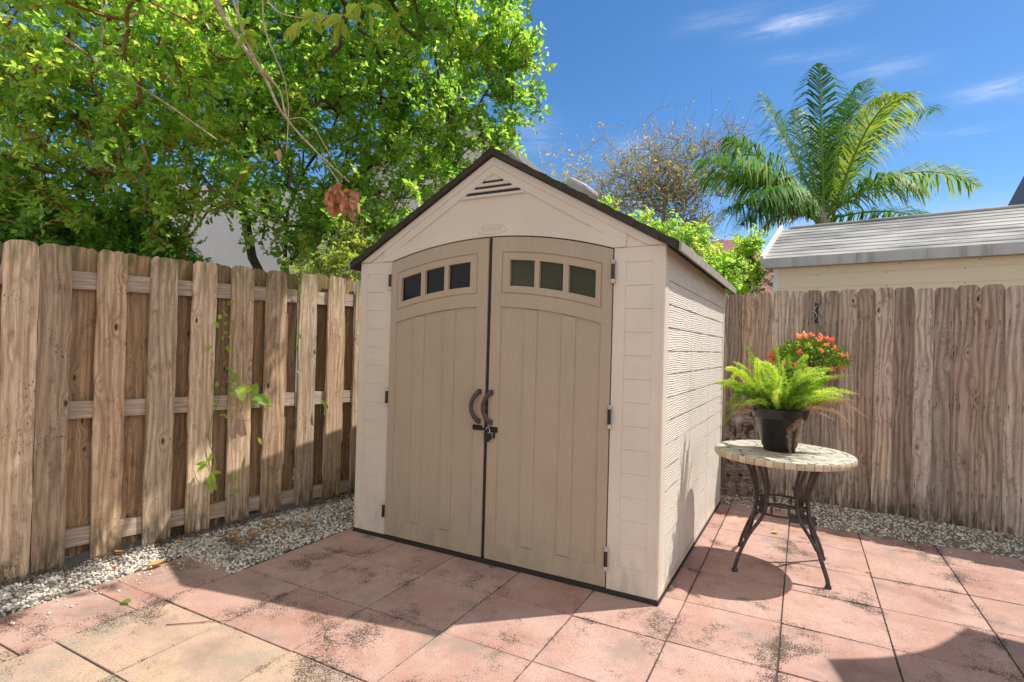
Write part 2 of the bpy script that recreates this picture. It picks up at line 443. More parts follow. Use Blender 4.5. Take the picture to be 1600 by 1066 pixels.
def gp(i, j): return (GX+(ct*i-st_*j)*GS, GY+(st_*i+ct*j)*GS)
mb = MB(); r = random.Random(3)
yellow = {(-4, -3): .1, (-3, -3): .35, (-2, -3): .05, (-3, -4): .2, (-4, -4): .55, (-2, -4): .7, (-5, -4): .5, (-1, -4): .3}
tint = {(-1, 0): .0, (0, -1): .85, (-2, -2): .35, (-1, -2): .45, (1, -1): .9, (2, 2): .8}
for i in range(-6, 17):
    for j in range(-16, 7):
        if i < -5 or (i < -4 and j > -2): continue
        if i == -5 and j == -2: pass
        if j >= 5 and not (i in (0, 1) and j == 5 or i < 1 and i > -1 and j == 6): continue
        if -4 <= i <= -1 and j >= 2: continue
        dj = -.27 if i == -5 and j < -2 else 0
        j1 = j+1+dj if not (i == -5 and j == -2) else j+1
        j0 = j+dj if not (i == -5 and j == -2) else j-.27
        if i == -5 and j == -3: j1 = -2.27
        gpw = .0030; a = gpw/GS
        tl = [r.uniform(-.0025, .0025) for _ in range(4)]; rz = r.uniform(-.006, .006)
        cor = [(i+a+rz, j0+a), (i+1-a, j0+a+rz), (i+1-a-rz, j1-a), (i+a, j1-a-rz)]
        V = []
        P2 = [gp(*q) for q in cor]
        cx = sum(p[0] for p in P2)/4; cy = sum(p[1] for p in P2)/4
        for lv, (sh, z) in enumerate(((0, -.013), (0, -.003), (.0026, 0))):
            for k, (x, y) in enumerate(P2):
                dx, dy = x-cx, y-cy; L = math.hypot(dx, dy)
                V.append((x-dx/L*sh, y-dy/L*sh, z+(tl[k] if lv else 0)))
        F = [(8, 9, 10, 11)]
        for lv in (0, 1):
            for k in range(4): F.append((lv*4+k, lv*4+(k+1) % 4, lv*4+4+(k+1) % 4, lv*4+4+k))
        tt = 2+yellow[(i, j)] if (i, j) in yellow else tint.get((i, j), r.uniform(.1, .95))
        mb.add(V, F, tt)
tag(mb.build('patio', PAVM), kind='structure')

# gravel ---------------------------------------------------------------
ico_v = []
ph = (1+5**.5)/2
for a, b in ((-1, ph), (1, ph), (-1, -ph), (1, -ph)): ico_v.append((a, b, 0))
for a, b in ((-1, ph), (1, ph), (-1, -ph), (1, -ph)): ico_v.append((0, a, b))
for a, b in ((ph, -1), (ph, 1), (-ph, -1), (-ph, 1)): ico_v.append((a, 0, b))
ico_v = np.array(ico_v)/math.hypot(1, ph)
ico_f = np.array([(0, 11, 5), (0, 5, 1), (0, 1, 7), (0, 7, 10), (0, 10, 11), (1, 5, 9), (5, 11, 4), (11, 10, 2), (10, 7, 6), (7, 1, 8),
                  (3, 9, 4), (3, 4, 2), (3, 2, 6), (3, 6, 8), (3, 8, 9), (4, 9, 5), (2, 4, 11), (6, 2, 10), (8, 6, 7), (9, 8, 1)])


def pebbles(P, size, tint):
    n = len(P); sc = size[:, None]*rng.uniform(.6, 1.25, (n, 3)); sc[:, 2] *= .75
    V = ico_v[None]*(1+rng.uniform(-.22, .22, (n, 12, 1)))*sc[:, None, :]
    q = rng.normal(size=(n, 3)); q[:, :2] *= .5; q /= np.linalg.norm(q, axis=1)[:, None]
    a = rng.uniform(0, 2*PI, n); c, s = np.cos(a)[:, None, None], np.sin(a)[:, None, None]; k = q[:, None, :]
    V = V*c+np.cross(k, V)*s+k*(np.sum(k*V, axis=2, keepdims=True))*(1-c)
    V = V+P[:, None, :]
    F = ico_f[None]+(np.arange(n)*12)[:, None, None]
    return V.reshape(-1, 3), F.reshape(-1, 3), np.repeat(tint, 20)


def lfx(y): return -3.05+.09*(y+1.5)     # face line of the left fence
def rfy(x): return 2.90-.13*x            # face line of the right fence

P = []
while len(P) < 15500:
    y = rng.uniform(-2.6, 2.3); x = rng.uniform(-3.15, -2.1); f = lfx(y)
    if y < -.90: xe = -2.68-.03*(y+1.3)
    else: xe = -2.20
    if x < f-.02 or x > xe+rng.normal(0, .012): continue
    if y > -.82 and x > -2.22: continue
    if -.90 <= y < -.80 and x > -2.2: continue
    dens = 1.0-.55*max(0, (f+.13-x)/.13)
    if rng.uniform() > dens: continue
    P.append((x, y, rng.uniform(-.012, .004)+.02*max(0, (f+.35-x))))
n_l = len(P)
while len(P) < n_l+8500:
    x = rng.uniform(-.1, 3.4); y = rng.uniform(1.98, 3.0); f = rfy(x)
    if y > f+.01: continue
    if x < .75 and y < 2.30+rng.normal(0, .02): continue
    if y < 2.01+rng.normal(0, .012): continue
    if x < .25 and rng.uniform() < .55: continue
    P.append((x, y, rng.uniform(-.014, .002)))
P = np.array(P); sz = rng.uniform(.006, .0125, len(P)); tn = np.clip(rng.normal(.55, .27, len(P)), 0, 1)
spill = []
for _ in range(46):   # strays kicked onto the paving
    y = rng.uniform(-2.0, -.9); spill.append((-2.62+abs(rng.normal(0, .09)), y, .005))
for _ in range(26):
    x = rng.uniform(.5, 2.4); spill.append((x, 1.97-abs(rng.normal(0, .08)), .005))
spill = np.array(spill); P = np.vstack([P, spill]); sz = np.r_[sz, rng.uniform(.004, .008, len(spill))]; tn = np.r_[tn, rng.uniform(.4, 1, len(spill))]
V, F, T = pebbles(P, sz, tn)
tag(fast('gravel', V, F, T, GRAVM), 'white and grey pebble gravel bed along both wooden fences', 'gravel', kind='stuff')
# gravel bed sheets under the pebbles
mb = MB(); mb.add([(-3.4, -8, -.0015), (-2.69, -8, -.0015), (-2.69, -.87, -.0015), (-2.23, -.87, -.0015), (-2.23, 3.2, -.0015), (-3.4, 3.2, -.0015)], [(0, 1, 2, 3, 4, 5)])
mb.add([(-.1, 2.26, -.0015), (.8, 2.26, -.0015), (.8, 2.01, -.0015), (8, 2.01, -.0015), (8, 3.2, -.0015), (-.1, 3.2, -.0015)], [(0, 1, 2, 3, 4, 5)])
tag(mb.build('gravel_bed', plain('gravel_dust', (.17, .145, .115), .95, sc=60, bstr=.5)), kind='structure')

# ------------------------------------------------------------------ fences
def board_mesh(w, h, t, rr, dog=.022, rough=.0018, nz=16, z0=0.0, jag=.006):
    """upright board, x across, y thickness (front at 0), z up"""
    cols = [-.5, -.33, -.17, 0, .17, .33, .5]; V = []; F = []
    cup = rr.uniform(-.003, .003); bow = rr.uniform(-.006, .006); tw = rr.uniform(-.004, .004)
    ej = [[rr.gauss(0, rough), rr.gauss(0, rough)] for _ in range(nz+1)]
    nc = len(cols)
    zt = [h-(dog if abs(c) == .5 else 0)+rr.uniform(-jag, .001) for c in cols]
    zb = [z0+rr.uniform(-.012, .006) for c in cols]
    for side in (0, 1):
        for k in range(nz+1):
            f = k/nz
            for ci, c in enumerate(cols):
                x = c*w
                if ci == 0: x += ej[k][0]
                if ci == nc-1: x += ej[k][1]
                if k == nz and abs(c) == .5: x *= .96
                z = zb[ci]+(zt[ci]-zb[ci])*f
                y = t*side+cup*(4*c*c)+bow*math.sin(f*PI)+tw*(f-.5)*c*2
                V.append((x, y, z))
    n1 = (nz+1)*nc
    for k in range(nz):
        for c in range(nc-1):
            a = k*nc+c; F.append((a, a+1, a+1+nc, a+nc)); F.append((n1+a+1, n1+a, n1+a+nc, n1+a+1+nc))
        a = k*nc; F.append((n1+a, a, a+nc, n1+a+nc)); a = k*nc+nc-1; F.append((a, n1+a, n1+a+nc, a+nc))
    for c in range(nc-1):
        F.append((c+1, c, n1+c, n1+c+1)); a = nz*nc+c; F.append((a, a+1, n1+a+1, n1+a))
    m = MB(); m.add(V, F); return m


rr = random.Random(11)
TH_L = math.atan2(1, .09)
fl = thing('wooden_fence', 'tan shadowbox timber fence with gaps between boards, left of the shed, vines climbing it', 'fence', (-3.05, -1.5, 0), TH_L)
# measured front boards: (near y, far y, top z)
fb = [(-3.35, -3.19, 1.83), (-3.06, -2.91, 1.835), (-2.78, -2.63, 1.83), (-2.50, -2.35, 1.835), (-2.22, -2.07, 1.84), (-1.94, -1.79, 1.835),
      (-1.662, -1.514, 1.842), (-1.508, -1.361, 1.848), (-1.236, -1.083, 1.85), (-.961, -.801, 1.855), (-.704, -.545, 1.862), (-.426, -.257, 1.87),
      (-.164, .003, 1.874), (.128, .291, 1.887), (.399, .565, 1.89), (.68, .83, 1.89), (.95, 1.10, 1.89), (1.22, 1.37, 1.9), (1.5, 1.65, 1.9),
      (1.78, 1.93, 1.9), (2.06, 2.21, 1.9), (2.34, 2.49, 1.9), (2.62, 2.77, 1.9)]
def ul(y): return (y+1.5)*1.004
for (a, b, zt) in fb:
    w = (b-a)*1.004; zb = -.02
    m = board_mesh(w, zt, .019, rr, jag=.009, z0=zb)
    o = m.build('board', WOODL, fl, smooth=True, angle=50); o.location = (ul((a+b)/2), rr.uniform(-.002, .002), 0)
    o.rotation_euler = (rr.uniform(-.004, .004), rr.uniform(-.006, .006), rr.uniform(-.012, .012))
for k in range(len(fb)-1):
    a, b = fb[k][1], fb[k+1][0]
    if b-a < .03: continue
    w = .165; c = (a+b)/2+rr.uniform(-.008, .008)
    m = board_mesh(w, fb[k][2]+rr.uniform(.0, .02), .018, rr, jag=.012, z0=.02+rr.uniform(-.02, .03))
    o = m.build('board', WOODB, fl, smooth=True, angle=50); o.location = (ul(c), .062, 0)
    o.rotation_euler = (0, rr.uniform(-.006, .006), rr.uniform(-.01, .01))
def rail_mesh(L, h, rr, t=.036, n=30):
    V = []; F = []
    for k in range(n+1):
        j = [rr.gauss(0, .0012) for _ in range(4)]; x = L*k/n
        V += [(x, 0, j[0]), (x, t, j[1]), (x, t, h+j[2]), (x, 0, h+j[3])]
    for k in range(n):
        for q in range(4): a = k*4+q; b = k*4+(q+1) % 4; F.append((a, b, b+4, a+4))
    F += [(3, 2, 1, 0), (n*4, n*4+1, n*4+2, n*4+3)]
    m = MB(); m.add(V, F); return m
def hwood(name, base): # rails: same timber with grain running along x
    m, g = newmat(name); oc = g.n('ShaderNodeTexCoord').outputs[3]
    n1 = g.noise(g.scale(oc, 3, 40, 70), 1, 5, .65); n2 = g.noise(oc, 9, 4)
    c = g.mix(g.ss(n1, .3, .7), tuple(x*.5 for x in base), base); c = g.mix(g.ss(n2, .45, .7, 0, .55), c, (.30, .26, .22))
    n3 = g.noise(g.scale(oc, 2, 90, 130), 1, 3); c = g.mix(g.ss(n3, .58, .66, 0, .7), c, (.07, .045, .03))
    finish(g, c, .85, n1, .7, .005, spec=.2); return m
RAILM = hwood('weathered_rail', (.58, .45, .34))
for z, dz in ((1.57, .048), (.88, -.04), (.178, -.09)):
    o = rail_mesh(6.2, .102, rr).build('rail', RAILM, fl); o.location = (-1.9, .0225, z-dz*.3)
    o.rotation_euler = (0, -math.atan(dz/1.6)*.8, 0)
    # keep the measured height at the shed end
for x in (-1.65, .75, 3.15):
    mb = MB().box(-.045, .045, 0, .09, -.05, 1.80); o = mb.build('post', WOODB, fl, bevel=.004); o.location = (x, .085, 0)

TH_R = -math.atan(.13)
fr_ = thing('wooden_fence', 'grey brown closed-board timber fence with knots behind the round table', 'fence', (0, 2.9, 0), TH_R)
cr, sr = math.cos(TH_R), math.sin(TH_R)
edges = [.083, .194, .347, .505, .627, .771, .895, 1.034, 1.160, 1.296, 1.435, 1.562, 1.684, 1.883, 2.10]
edges = [.083, .205, .345, .495, .627, .771, .895, 1.034, 1.160, 1.296, 1.435, 1.562, 1.70, 1.862, 2.0, 2.14]
x = edges[-1]
while x < 6.5: x += .139; edges.append(x)
x = edges[0]
while x > -3.2: x -= .137; edges.insert(0, x)
for k in range(len(edges)-1):
    a, b = edges[k]/cr, edges[k+1]/cr
    front = (k % 2 == 0) != (abs(edges[k]-.771) < .3)
    front = k % 2 == 0
    w = (b-a)+(.014 if not front else .0)
    m = board_mesh(w-.002, 1.925+rr.uniform(-.012, .012), .018, rr, dog=.028, jag=.004, z0=-.03)
    o = m.build('board', WOODR, fr_, smooth=True, angle=50); o.location = ((a+b)/2, 0 if front else .0195, 0)
    o.rotation_euler = (0, rr.uniform(-.004, .004), rr.uniform(-.01, .01))
for z in (1.62, .9, .22):
    o = rail_mesh(9.6, .09, rr).build('rail', RAILM, fr_); o.location = (-3.1, .040, z)
for x in (-2.2, .2, 2.6, 5.0):
    mb = MB().box(-.045, .045, 0, .09, -.05, 1.80); o = mb.build('post', WOODB, fr_, bevel=.004); o.location = (x, .078, 0)

# old timber beside the shed corner ------------------------------------
def m_rot():
    m, g = newmat('rotten_timber'); oc = g.n('ShaderNodeTexCoord').outputs[3]
    n1 = g.noise(g.scale(oc, 6, 6, 34), 1, 6, .7, 1.2); n2 = g.noise(oc, 8, 4, .6, .8)
    c = g.mix(g.ss(n1, .35, .62), (.13, .095, .075), (.40, .32, .27)); c = g.mix(g.ss(n2, .52, .62, 0, .8), c, (.62, .55, .52))
    c = g.mix(g.ss(n2, .45, .36, 0, .9), c, (.05, .03, .02))
    finish(g, c, .9, n1, 1.0, .012, spec=.1); return m
ROT = m_rot()
t_ = thing('old_timber', 'short peeling weathered timber standing in the corner between shed and right fence', 'timber', (.02, 2.62, 0), R_(-7))
m = board_mesh(.20, .80, .08, rr, jag=.02, rough=.005); m.build('plank', ROT, t_, smooth=True, angle=50).location = (.10, .06, 0)
m = board_mesh(.085, .66, .06, rr, jag=.02, rough=.004); m.build('plank', ROT, t_, smooth=True, angle=50).location = (.015, -.03, 0)

# ------------------------------------------------------------------ shed
SX, SY = -1.075, 1.13
shed = thing('garden_shed', 'beige plastic garden shed with taupe arched double doors and dark gable roof', 'shed', (SX, SY, 0))
OFF = (SX, SY, 0)
def sp(name, mb, mat, parent=None, **k): return mb.build(name, mat, parent or shed, off=OFF, **k)

sp('floor_base', MB().box(-2.154, .004, -.006, 2.266, .0, .0275), DKBASE, bevel=.004)
# pilasters flanking the doors ----------------------------------------
KA = .19; CX = -1.075
def arch(x, z0): return z0-KA*(x-CX)**2
for sgn, (x0, x1, p0, p1) in ((1, (-.284, -.002, -.216, -.066)), (-1, (-2.148, -1.866, -2.084, -1.934))):
    # face with a recessed field of narrow courses
    mb = MB()
    zs = [.04, .160, .165]+[.165+.1378*k for k in range(1, 13)]
    ztop = 1.8186
    mb.box(x0, p0, 0, .045, .028, 1.898); mb.box(p1, x1, 0, .045, .028, 1.898)
    mb.box(p0, p1, 0, .045, .028, .160); mb.box(p0, p1, 0, .045, ztop, 1.898)
    mb.box(x1-.045 if sgn > 0 else x0, x1 if sgn > 0 else x0+.045, .045, .10, .028, 1.898)
    # slight roll on the outer corner
    o = sp('front_panel', mb, SHW)
    mb = MB(); n = 13; hh = (ztop-.160)/n
    for k in range(n):
        z0 = .160+hh*k; z1 = z0+hh
        V = [(p0+.0006, .0010, z0+.0006), (p1-.0006, .0010, z0+.0006), (p1-.0006, .0028, z1-.0004), (p0+.0006, .0028, z1-.0004),
             (p0+.001, .03, z0+.001), (p1-.001, .03, z0+.001), (p1-.001, .03, z1-.0005), (p0+.001, .03, z1-.0005)]
        mb.add(V, [(0, 1, 2, 3), (1, 0, 4, 5), (3, 2, 6, 7), (0, 3, 7, 4), (2, 1, 5, 6)])
    mb.box(p0-.001, p1+.001, .012, .04, .159, ztop+.001)
    mb.build('siding_inset', SHI, o, off=OFF)
# rounded vertical corner trim ------------------------------------------
for xs, d in ((-.002, 1), (-2.148, -1)):
    P_ = []
    mb = MB(); mb.tube([(xs-d*.012, .012, .029), (xs-d*.012, .012, 1.897)], .0135, 16)
    sp('corner_trim', mb, SHW, smooth=True)
# gable ------------------------------------------------------------------
ZP = 2.515; EZ = 1.902; HW = 1.075
def rz(x): return ZP-(ZP-EZ)*abs(x-CX)/HW
mb = MB(); xs = np.unique(np.r_[np.linspace(-2.15, 0, 61), [-1.866, -.284, CX]])
xs = [float(x) for x in xs]
def lowz(x):
    if x < -1.8661 or x > -.2839: return EZ-.002
    return max(EZ-.02, arch(x, 2.016))
V = []; F = []
for x in xs: V += [(x, 0, lowz(x)), (x, 0, max(rz(x), lowz(x)+.001)), (x, .05, lowz(x)), (x, .05, max(rz(x), lowz(x)+.001))]
for k in range(len(xs)-1):
    a = k*4; b = a+4; F += [(a, b, b+1, a+1), (b+2, a+2, a+3, b+3), (a+2, b+2, b, a), (a+1, b+1, b+3, a+3)]
mb.add(V, F); gab = sp('gable_panel', mb, SHW)
# rake boards, proud of the panel
def strip(mb, top, bot, xs, y0, y1):
    V = []; F = []
    for x in xs: V += [(x, y0, bot(x)), (x, y0, top(x)), (x, y1, bot(x)), (x, y1, top(x))]
    for k in range(len(xs)-1):
        a = k*4; b = a+4; F += [(a, b, b+1, a+1), (a+2, b+2, b, a), (a+1, b+1, b+3, a+3), (b+2, a+2, a+3, b+3)]
    e = (len(xs)-1)*4; F += [(0, 1, 3, 2), (e+1, e, e+2, e+3)]
    mb.add(V, F)
mb = MB()
for d in (-1, 1):
    X = [CX+d*q for q in np.linspace(0, 1.062, 30)]
    if d < 0: X = X[::-1]
    strip(mb, lambda x: rz(x)-.004, lambda x: max(rz(x)-.052, EZ+.002), X, -.011, .001)
    X = [CX+d*q for q in np.linspace(0, .86, 30)]
    if d < 0: X = X[::-1]
    strip(mb, lambda x: rz(x)-.050, lambda x: max(rz(x)-.108-.010*abs(x-CX), EZ+.035), X, -.0065, .001)
sp('rake_trim', mb, SHW, gab)
# arched band with the bulge over the emblem
def bulge(x): return .030*math.exp(-((x-CX)/.125)**4)
mb = MB(); X = list(np.linspace(-1.93, -.22, 70))
strip(mb, lambda x: arch(x, 2.082)+bulge(x), lambda x: max(arch(x, 2.017), EZ)+.0, X, -.010, .001)
strip(mb, lambda x: arch(x, 2.106)+bulge(x), lambda x: arch(x, 2.080)+bulge(x), list(np.linspace(-1.93, -.22, 70)), -.0045, .001)
sp('arched_band', mb, SHW, gab)
mb = MB(); n = 40
EC = (CX+.008, 2.062)
V = []; F = []
for (rx, rz_, y) in ((.112, .034, -.0098), (.108, .031, -.0140), (.100, .026, -.0140), (.096, .023, -.0110)):
    for j in range(n):
        a = 2*PI*j/n; V.append((EC[0]+rx*math.cos(a), y, EC[1]+rz_*math.sin(a)))
for i in range(3):
    for j in range(n): F.append((i*n+j, i*n+(j+1) % n, (i+1)*n+(j+1) % n, (i+1)*n+j))
F.append(tuple(range(3*n, 4*n)))
mb.add(V, F); emb = sp('emblem', mb, SHW, gab, smooth=True)
tcu = bpy.data.curves.new('lettering', 'FONT'); tcu.body = 'SUNCAST'; tcu.size = .034; tcu.extrude = .0012; tcu.align_x = 'CENTER'; tcu.align_y = 'CENTER'
to = bpy.data.objects.new('tmp', tcu); COL.objects.link(to); bpy.context.view_layer.update()
me = bpy.data.meshes.new_from_object(to); bpy.data.objects.remove(to)
lo = bpy.data.objects.new('lettering', me); COL.objects.link(lo); me.materials.append(SHW); lo.parent = emb
lo.location = (EC[0]-SX, -.0117-SY, EC[1]); lo.rotation_euler = (PI/2, 0, 0)
# louvred vent in the apex
mb = MB(); mb.prism([(-1.33, 2.262), (-.82, 2.262), (-1.075, 2.405)], -.0022, .001)
vent = sp('vent', mb, SHW, gab)
mb = MB()
for zc, hw in ((2.292, .195), (2.327, .132), (2.360, .073)):
    mb.box(CX-hw, CX+hw, -.0040, .0, zc-.0075, zc+.0075)
sp('slot', mb, DKBASE, vent)
mb = MB()
for zc, hw in ((2.312, .170), (2.345, .108), (2.377, .052), (2.276, .225)):
    V = [(CX-hw, -.012, zc-.010), (CX+hw, -.012, zc-.010), (CX+hw-.012, -.003, zc+.011), (CX-hw+.012, -.003, zc+.011), (CX-hw, -.001, zc-.012), (CX+hw, -.001, zc-.012)]
    mb.add(V, [(0, 1, 2, 3), (4, 5, 1, 0), (0, 3, 4), (1, 5, 2)])
sp('louvre', mb, SHW, vent)

# doors -------------------------------------------------------------------
def door(sgn):
    """sgn=+1 right leaf, -1 left leaf; built in coordinates mirrored about the middle"""
    s = lambda d: CX+sgn*d
    d0, d1 = .012, .785
    wins = [(.142, .308), (.341, .493), (.528, .690)]
    W0, W1 = 1.868, 1.7125        # window top, bottom (before the arch drops them)
    up = (.088, .728, 1.918, 1.664); lo_ = (.088, .728, 1.582, .150)
    rec = [(.088, .250), (.334, .492), (.576, .728)]
    e = .0028
    cols = set([d0, d0+.006, d1-.006, d1])
    for q in (up[0], up[1], up[0]+.006, up[1]-.006): cols |= {q-e/2, q+e/2}
    for a, b in rec+wins:
        cols |= {a-e/2, a+e/2, b-e/2, b+e/2}
    cols |= set(np.linspace(d0, d1, 26))
    cols = sorted(cols); cc = [cols[0]]
    for q in cols[1:]:
        if q-cc[-1] > .0012: cc.append(q)
    rows = []       # (z, weight of the arch)
    def rw(z, w=1.0): rows.append((z-e/2, w)); rows.append((z+e/2, w))
    rows.append((.033, 0)); rows.append((.039, 0))
    rw(.150, 0); rw(.156, 0)
    for z in (.5, .9, 1.25): rows.append((z, .3 if z > 1 else 0))
    rw(1.576); rw(1.582); rw(1.664); rw(1.670); rw(W1); rw(W0); rw(1.912); rw(1.918)
    rows.append((2.002, 1)); rows.append((2.009, 1))
    def zz(r, d): return r[0]-KA*d*d*r[1]
    def depth(d, z0):
        y = -.014
        if d < d0+.003 or d > d1-.003 or z0 < .036 or z0 > 2.006: return -.008
        inup = up[0] < d < up[1] and up[3] < z0 < up[2]
        if inup:
            y = -.0085 if not (up[0]+.006 < d < up[1]-.006 and up[3]+.006 < z0 < up[2]-.006) else -.0145
            if W1 < z0 < W0 and any(a < d < b for a, b in wins): return .016
        if lo_[0] < d < lo_[1] and lo_[3] < z0 < lo_[2]:
            y = -.0030 if any(a < d < b for a, b in rec) else -.0112
            if not (lo_[0]+.006 < d < lo_[1]-.006 and lo_[3]+.006 < z0 < lo_[2]-.006): y = -.0035
        return y
    nc, nr = len(cc), len(rows); V = []; F = []
    for r in rows:
        for d in cc: V.append((s(d), depth(d, r[0]), zz(r, d)))
    for i in range(nr-1):
        for j in range(nc-1):
            a = i*nc+j; q = (a, a+1, a+1+nc, a+nc); F.append(q if sgn > 0 else q[::-1])
    # edges back to y=.03
    o = len(V)
    ring = [j for j in range(nc)]+[i*nc+nc-1 for i in range(1, nr)]+[(nr-1)*nc+j for j in range(nc-2, -1, -1)]+[i*nc for i in range(nr-2, 0, -1)]
    for q in ring: V.append((V[q][0], .034, V[q][2]))
    L = len(ring)
    for k in range(L):
        q = (ring[(k+1) % L], ring[k], o+k, o+(k+1) % L); F.append(q if sgn > 0 else q[::-1])
    F.append(tuple(range(o+L-1, o-1, -1)) if sgn > 0 else tuple(range(o, o+L)))
    mb = MB().add(V, F)
    do = sp('door', mb, SHD)
    for a, b in wins:
        # pane with rounded corners, slightly inside the opening
        P2 = []; rC = .012
        corners = [(a, W1, PI, 1.5*PI), (b, W1, 1.5*PI, 2*PI), (b, W0, 0, .5*PI), (a, W0, .5*PI, PI)]
        for (dx, z0, a0, a1) in corners:
            cxx = dx+(rC if dx == a else -rC); cz = z0+(rC if z0 == W1 else -rC)
            for q in np.linspace(a0, a1, 5):
                dd = cxx+rC*math.cos(q); P2.append((s(dd), cz+rC*math.sin(q)-KA*dd*dd))
        if sgn < 0: P2 = P2[::-1]
        mb = MB(); mb.prism([(x, z) for x, z in P2], .005, .012)
        w = mb.build('window', GLB if sgn > 0 else GLA, do, off=OFF)
        # cream lip closing the corners of the opening
    return do
dl = door(-1); dr_ = door(1)
tag(dl, 'left door leaf with mirror-dark panes'); tag(dr_, 'right door leaf with olive smoky panes')
sp('door_seal', MB().box(CX-.011, CX+.011, .0, .03, .05, 1.99), DKBASE)
# opening behind the doors
sp('door_frame', MB().box(-1.868, -.282, .036, .05, .04, 1.93), DKBASE)
# handles
for d, par in ((-.045, dl), (.040, dr_)):
    P = []; sg = -1
    for k in range(15):
        f = k/14; z = 1.058-.190*f
        P.append((CX+d-.040*math.sin(f*PI)**.8, -.022-.030*math.sin(f*PI)**.7, z))
    mb = MB().tube(P, [.0125+.002*abs(2*(k/14)-1)**2 for k in range(15)], 10, flat=.75)
    for z in (1.055, .872): mb.obox((CX+d, -.018, z), ((1, 0, 0), (0, 1, 0), (0, 0, 1)), (.011, .008, .015))
    sp('handle', mb, plain('handle_brown', (.055, .038, .03), .4), par, smooth=True)
# slide bolt, clasp and padlock
mb = MB(); zl = .832
mb.box(CX-.088, CX-.022, -.0185, -.0142, zl-.016, zl+.016)
mb.tube([(CX-.075, -.024, zl), (CX+.082, -.024, zl-.006)], .0065, 10)
for xx in (-.078, -.052, -.026): mb.box(CX+xx-.004, CX+xx+.004, -.032, -.018, zl-.011, zl+.011)
bolt = sp('slide_bolt', mb, BLK, dl, bevel=.001)
mb = MB(); mb.box(CX+.016, CX+.088, -.0185, -.0142, zl-.020, zl+.014)
for xx in (.03, .075): mb.box(CX+xx-.005, CX+xx+.005, -.032, -.018, zl-.016, zl+.008)
mb.box(CX+.062, CX+.072, -.028, -.018, zl-.055, zl-.018)
sp('hasp', mb, BLK, dr_, bevel=.001)
mb = MB(); mb.tube([(CX+.020, -.034, zl-.006), (CX+.022, -.034, zl+.006), (CX+.032, -.034, zl+.012), (CX+.042, -.034, zl+.006), (CX+.046, -.034, zl-.03)], .003, 8)
sp('shackle', mb, STEEL, dr_, smooth=True)
mb = MB(); mb.obox((CX+.034, -.034, zl-.046), ((1, 0, .12), (0, 1, 0), (-.12, 0, 1)), (.017, .009, .020))
mb.tube([(CX+.034, -.034, zl-.066), (CX+.036, -.034, zl-.078)], .007, 8)
sp('padlock', mb, BLK, dr_, bevel=.003)
# hinges
for x, par in ((-.284, dr_), (-1.866, dl)):
    for z in (1.767, .970, .195):
        mb = MB(); mb.tube([(x, -.019, z-.045), (x, -.019, z+.045)], .0095, 12); h = sp('hinge', mb, BLKP, par, smooth=True)
        for zz_ in (-.053, .053):
            mb = MB(); mb.tube([(x, -.017, z+zz_-.011), (x, -.017, z+zz_+.011)], .012, 12); mb.box(x-.010, x+.012, -.018, .001, z+zz_-.008, z+zz_+.008)
            sp('hinge_knuckle', mb, HINGC, h, smooth=True)

# side walls with lapped courses -------------------------------------------
def sidewall(xf, sg):
    mb = MB(); n = 14; z0, z1 = .06, 1.848; hh = (z1-z0)/n
    segs = [(.075, .77), (.776, 1.49), (1.496, 2.195)]
    for a, b in segs:
        for k in range(n):
            za, zb = z0+hh*k, z0+hh*(k+1)
            p, q = xf+sg*.000, xf-sg*.0032
            V = [(p, a, za+.004), (p, b, za+.004), (q, b, zb), (q, a, zb), (xf-sg*.03, a, za+.004), (xf-sg*.03, b, za+.004), (xf-sg*.03, b, zb), (xf-sg*.03, a, zb)]
            F = [(0, 1, 2, 3), (1, 0, 4, 5), (3, 2, 6, 7), (0, 3, 7, 4), (2, 1, 5, 6)]
            if sg < 0: F = [f[::-1] for f in F]
            mb.add(V, F)
    w = sp('side_wall', mb, SHWV)
    mb = MB(); x0, x1 = sorted((xf-sg*.012, xf-sg*.045)); mb.box(x0, x1, .05, 2.25, .04, 1.895)
    x0, x1 = sorted((xf+sg*.002, xf-sg*.0115))
    mb.box(x0, x1, .013, .072, .029, 1.896); mb.box(x0, x1, 2.198, 2.26, .029, 1.896); mb.box(x0, x1, .0722, 2.1978, 1.850, 1.896); mb.box(x0, x1, .0722, 2.1978, .029, .060)
    mb.build('wall_frame', SHW, w, off=OFF)
sidewall(-.002, 1); sidewall(-2.148, -1)
mb = MB(); mb.prism([(-2.148, .04), (-.002, .04), (-.002, 1.896), (CX, 2.505), (-2.148, 1.896)], 2.215, 2.262); sp('back_wall', mb, SHW)
# roof -----------------------------------------------------------------------
y0r, y1r = -.035, 2.32
for sg in (1, -1):
    mb = MB(); n = 9; L = 1.150; sl = (ZP-EZ)/HW; prof = []
    bz = lambda d: ZP+.004-sl*d
    # stepped shingle courses on top of the slab, lower skin just above the gable
    topp = []
    for k in range(n):
        a, b = L*k/n, L*(k+1)/n; topp += [(a, bz(a)+.036), (b, bz(b)+.045)]
    poly = [(0, bz(0))]+[(L, bz(L))]; poly = [(CX+sg*d, z) for d, z in topp]+[(CX+sg*L, bz(L)-.004), (CX, bz(0))]
    if sg > 0: poly = poly[::-1]
    rf = MB().prism(poly, y0r, y1r); r_o = sp('roof', rf, ROOFM)
    # rake lip at the front and the eave lip
    xe = CX+sg*L
    a, b = sorted((xe-sg*.002, xe+sg*.010))
    mb = MB(); mb.box(a, b, y0r-.004, y1r+.002, bz(L)-.006, bz(L)+.044)
    mb.build('eave_trim', EAVEM, r_o, off=OFF)
mb = MB(); mb.prism([(CX-.07, ZP-.0), (CX-.07, ZP+.010), (CX, ZP+.052), (CX+.07, ZP+.010), (CX+.07, ZP-.0), (CX, ZP+.030)][::-1], y0r-.003, y1r+.003); sp('ridge_cap', mb, ROOFM)
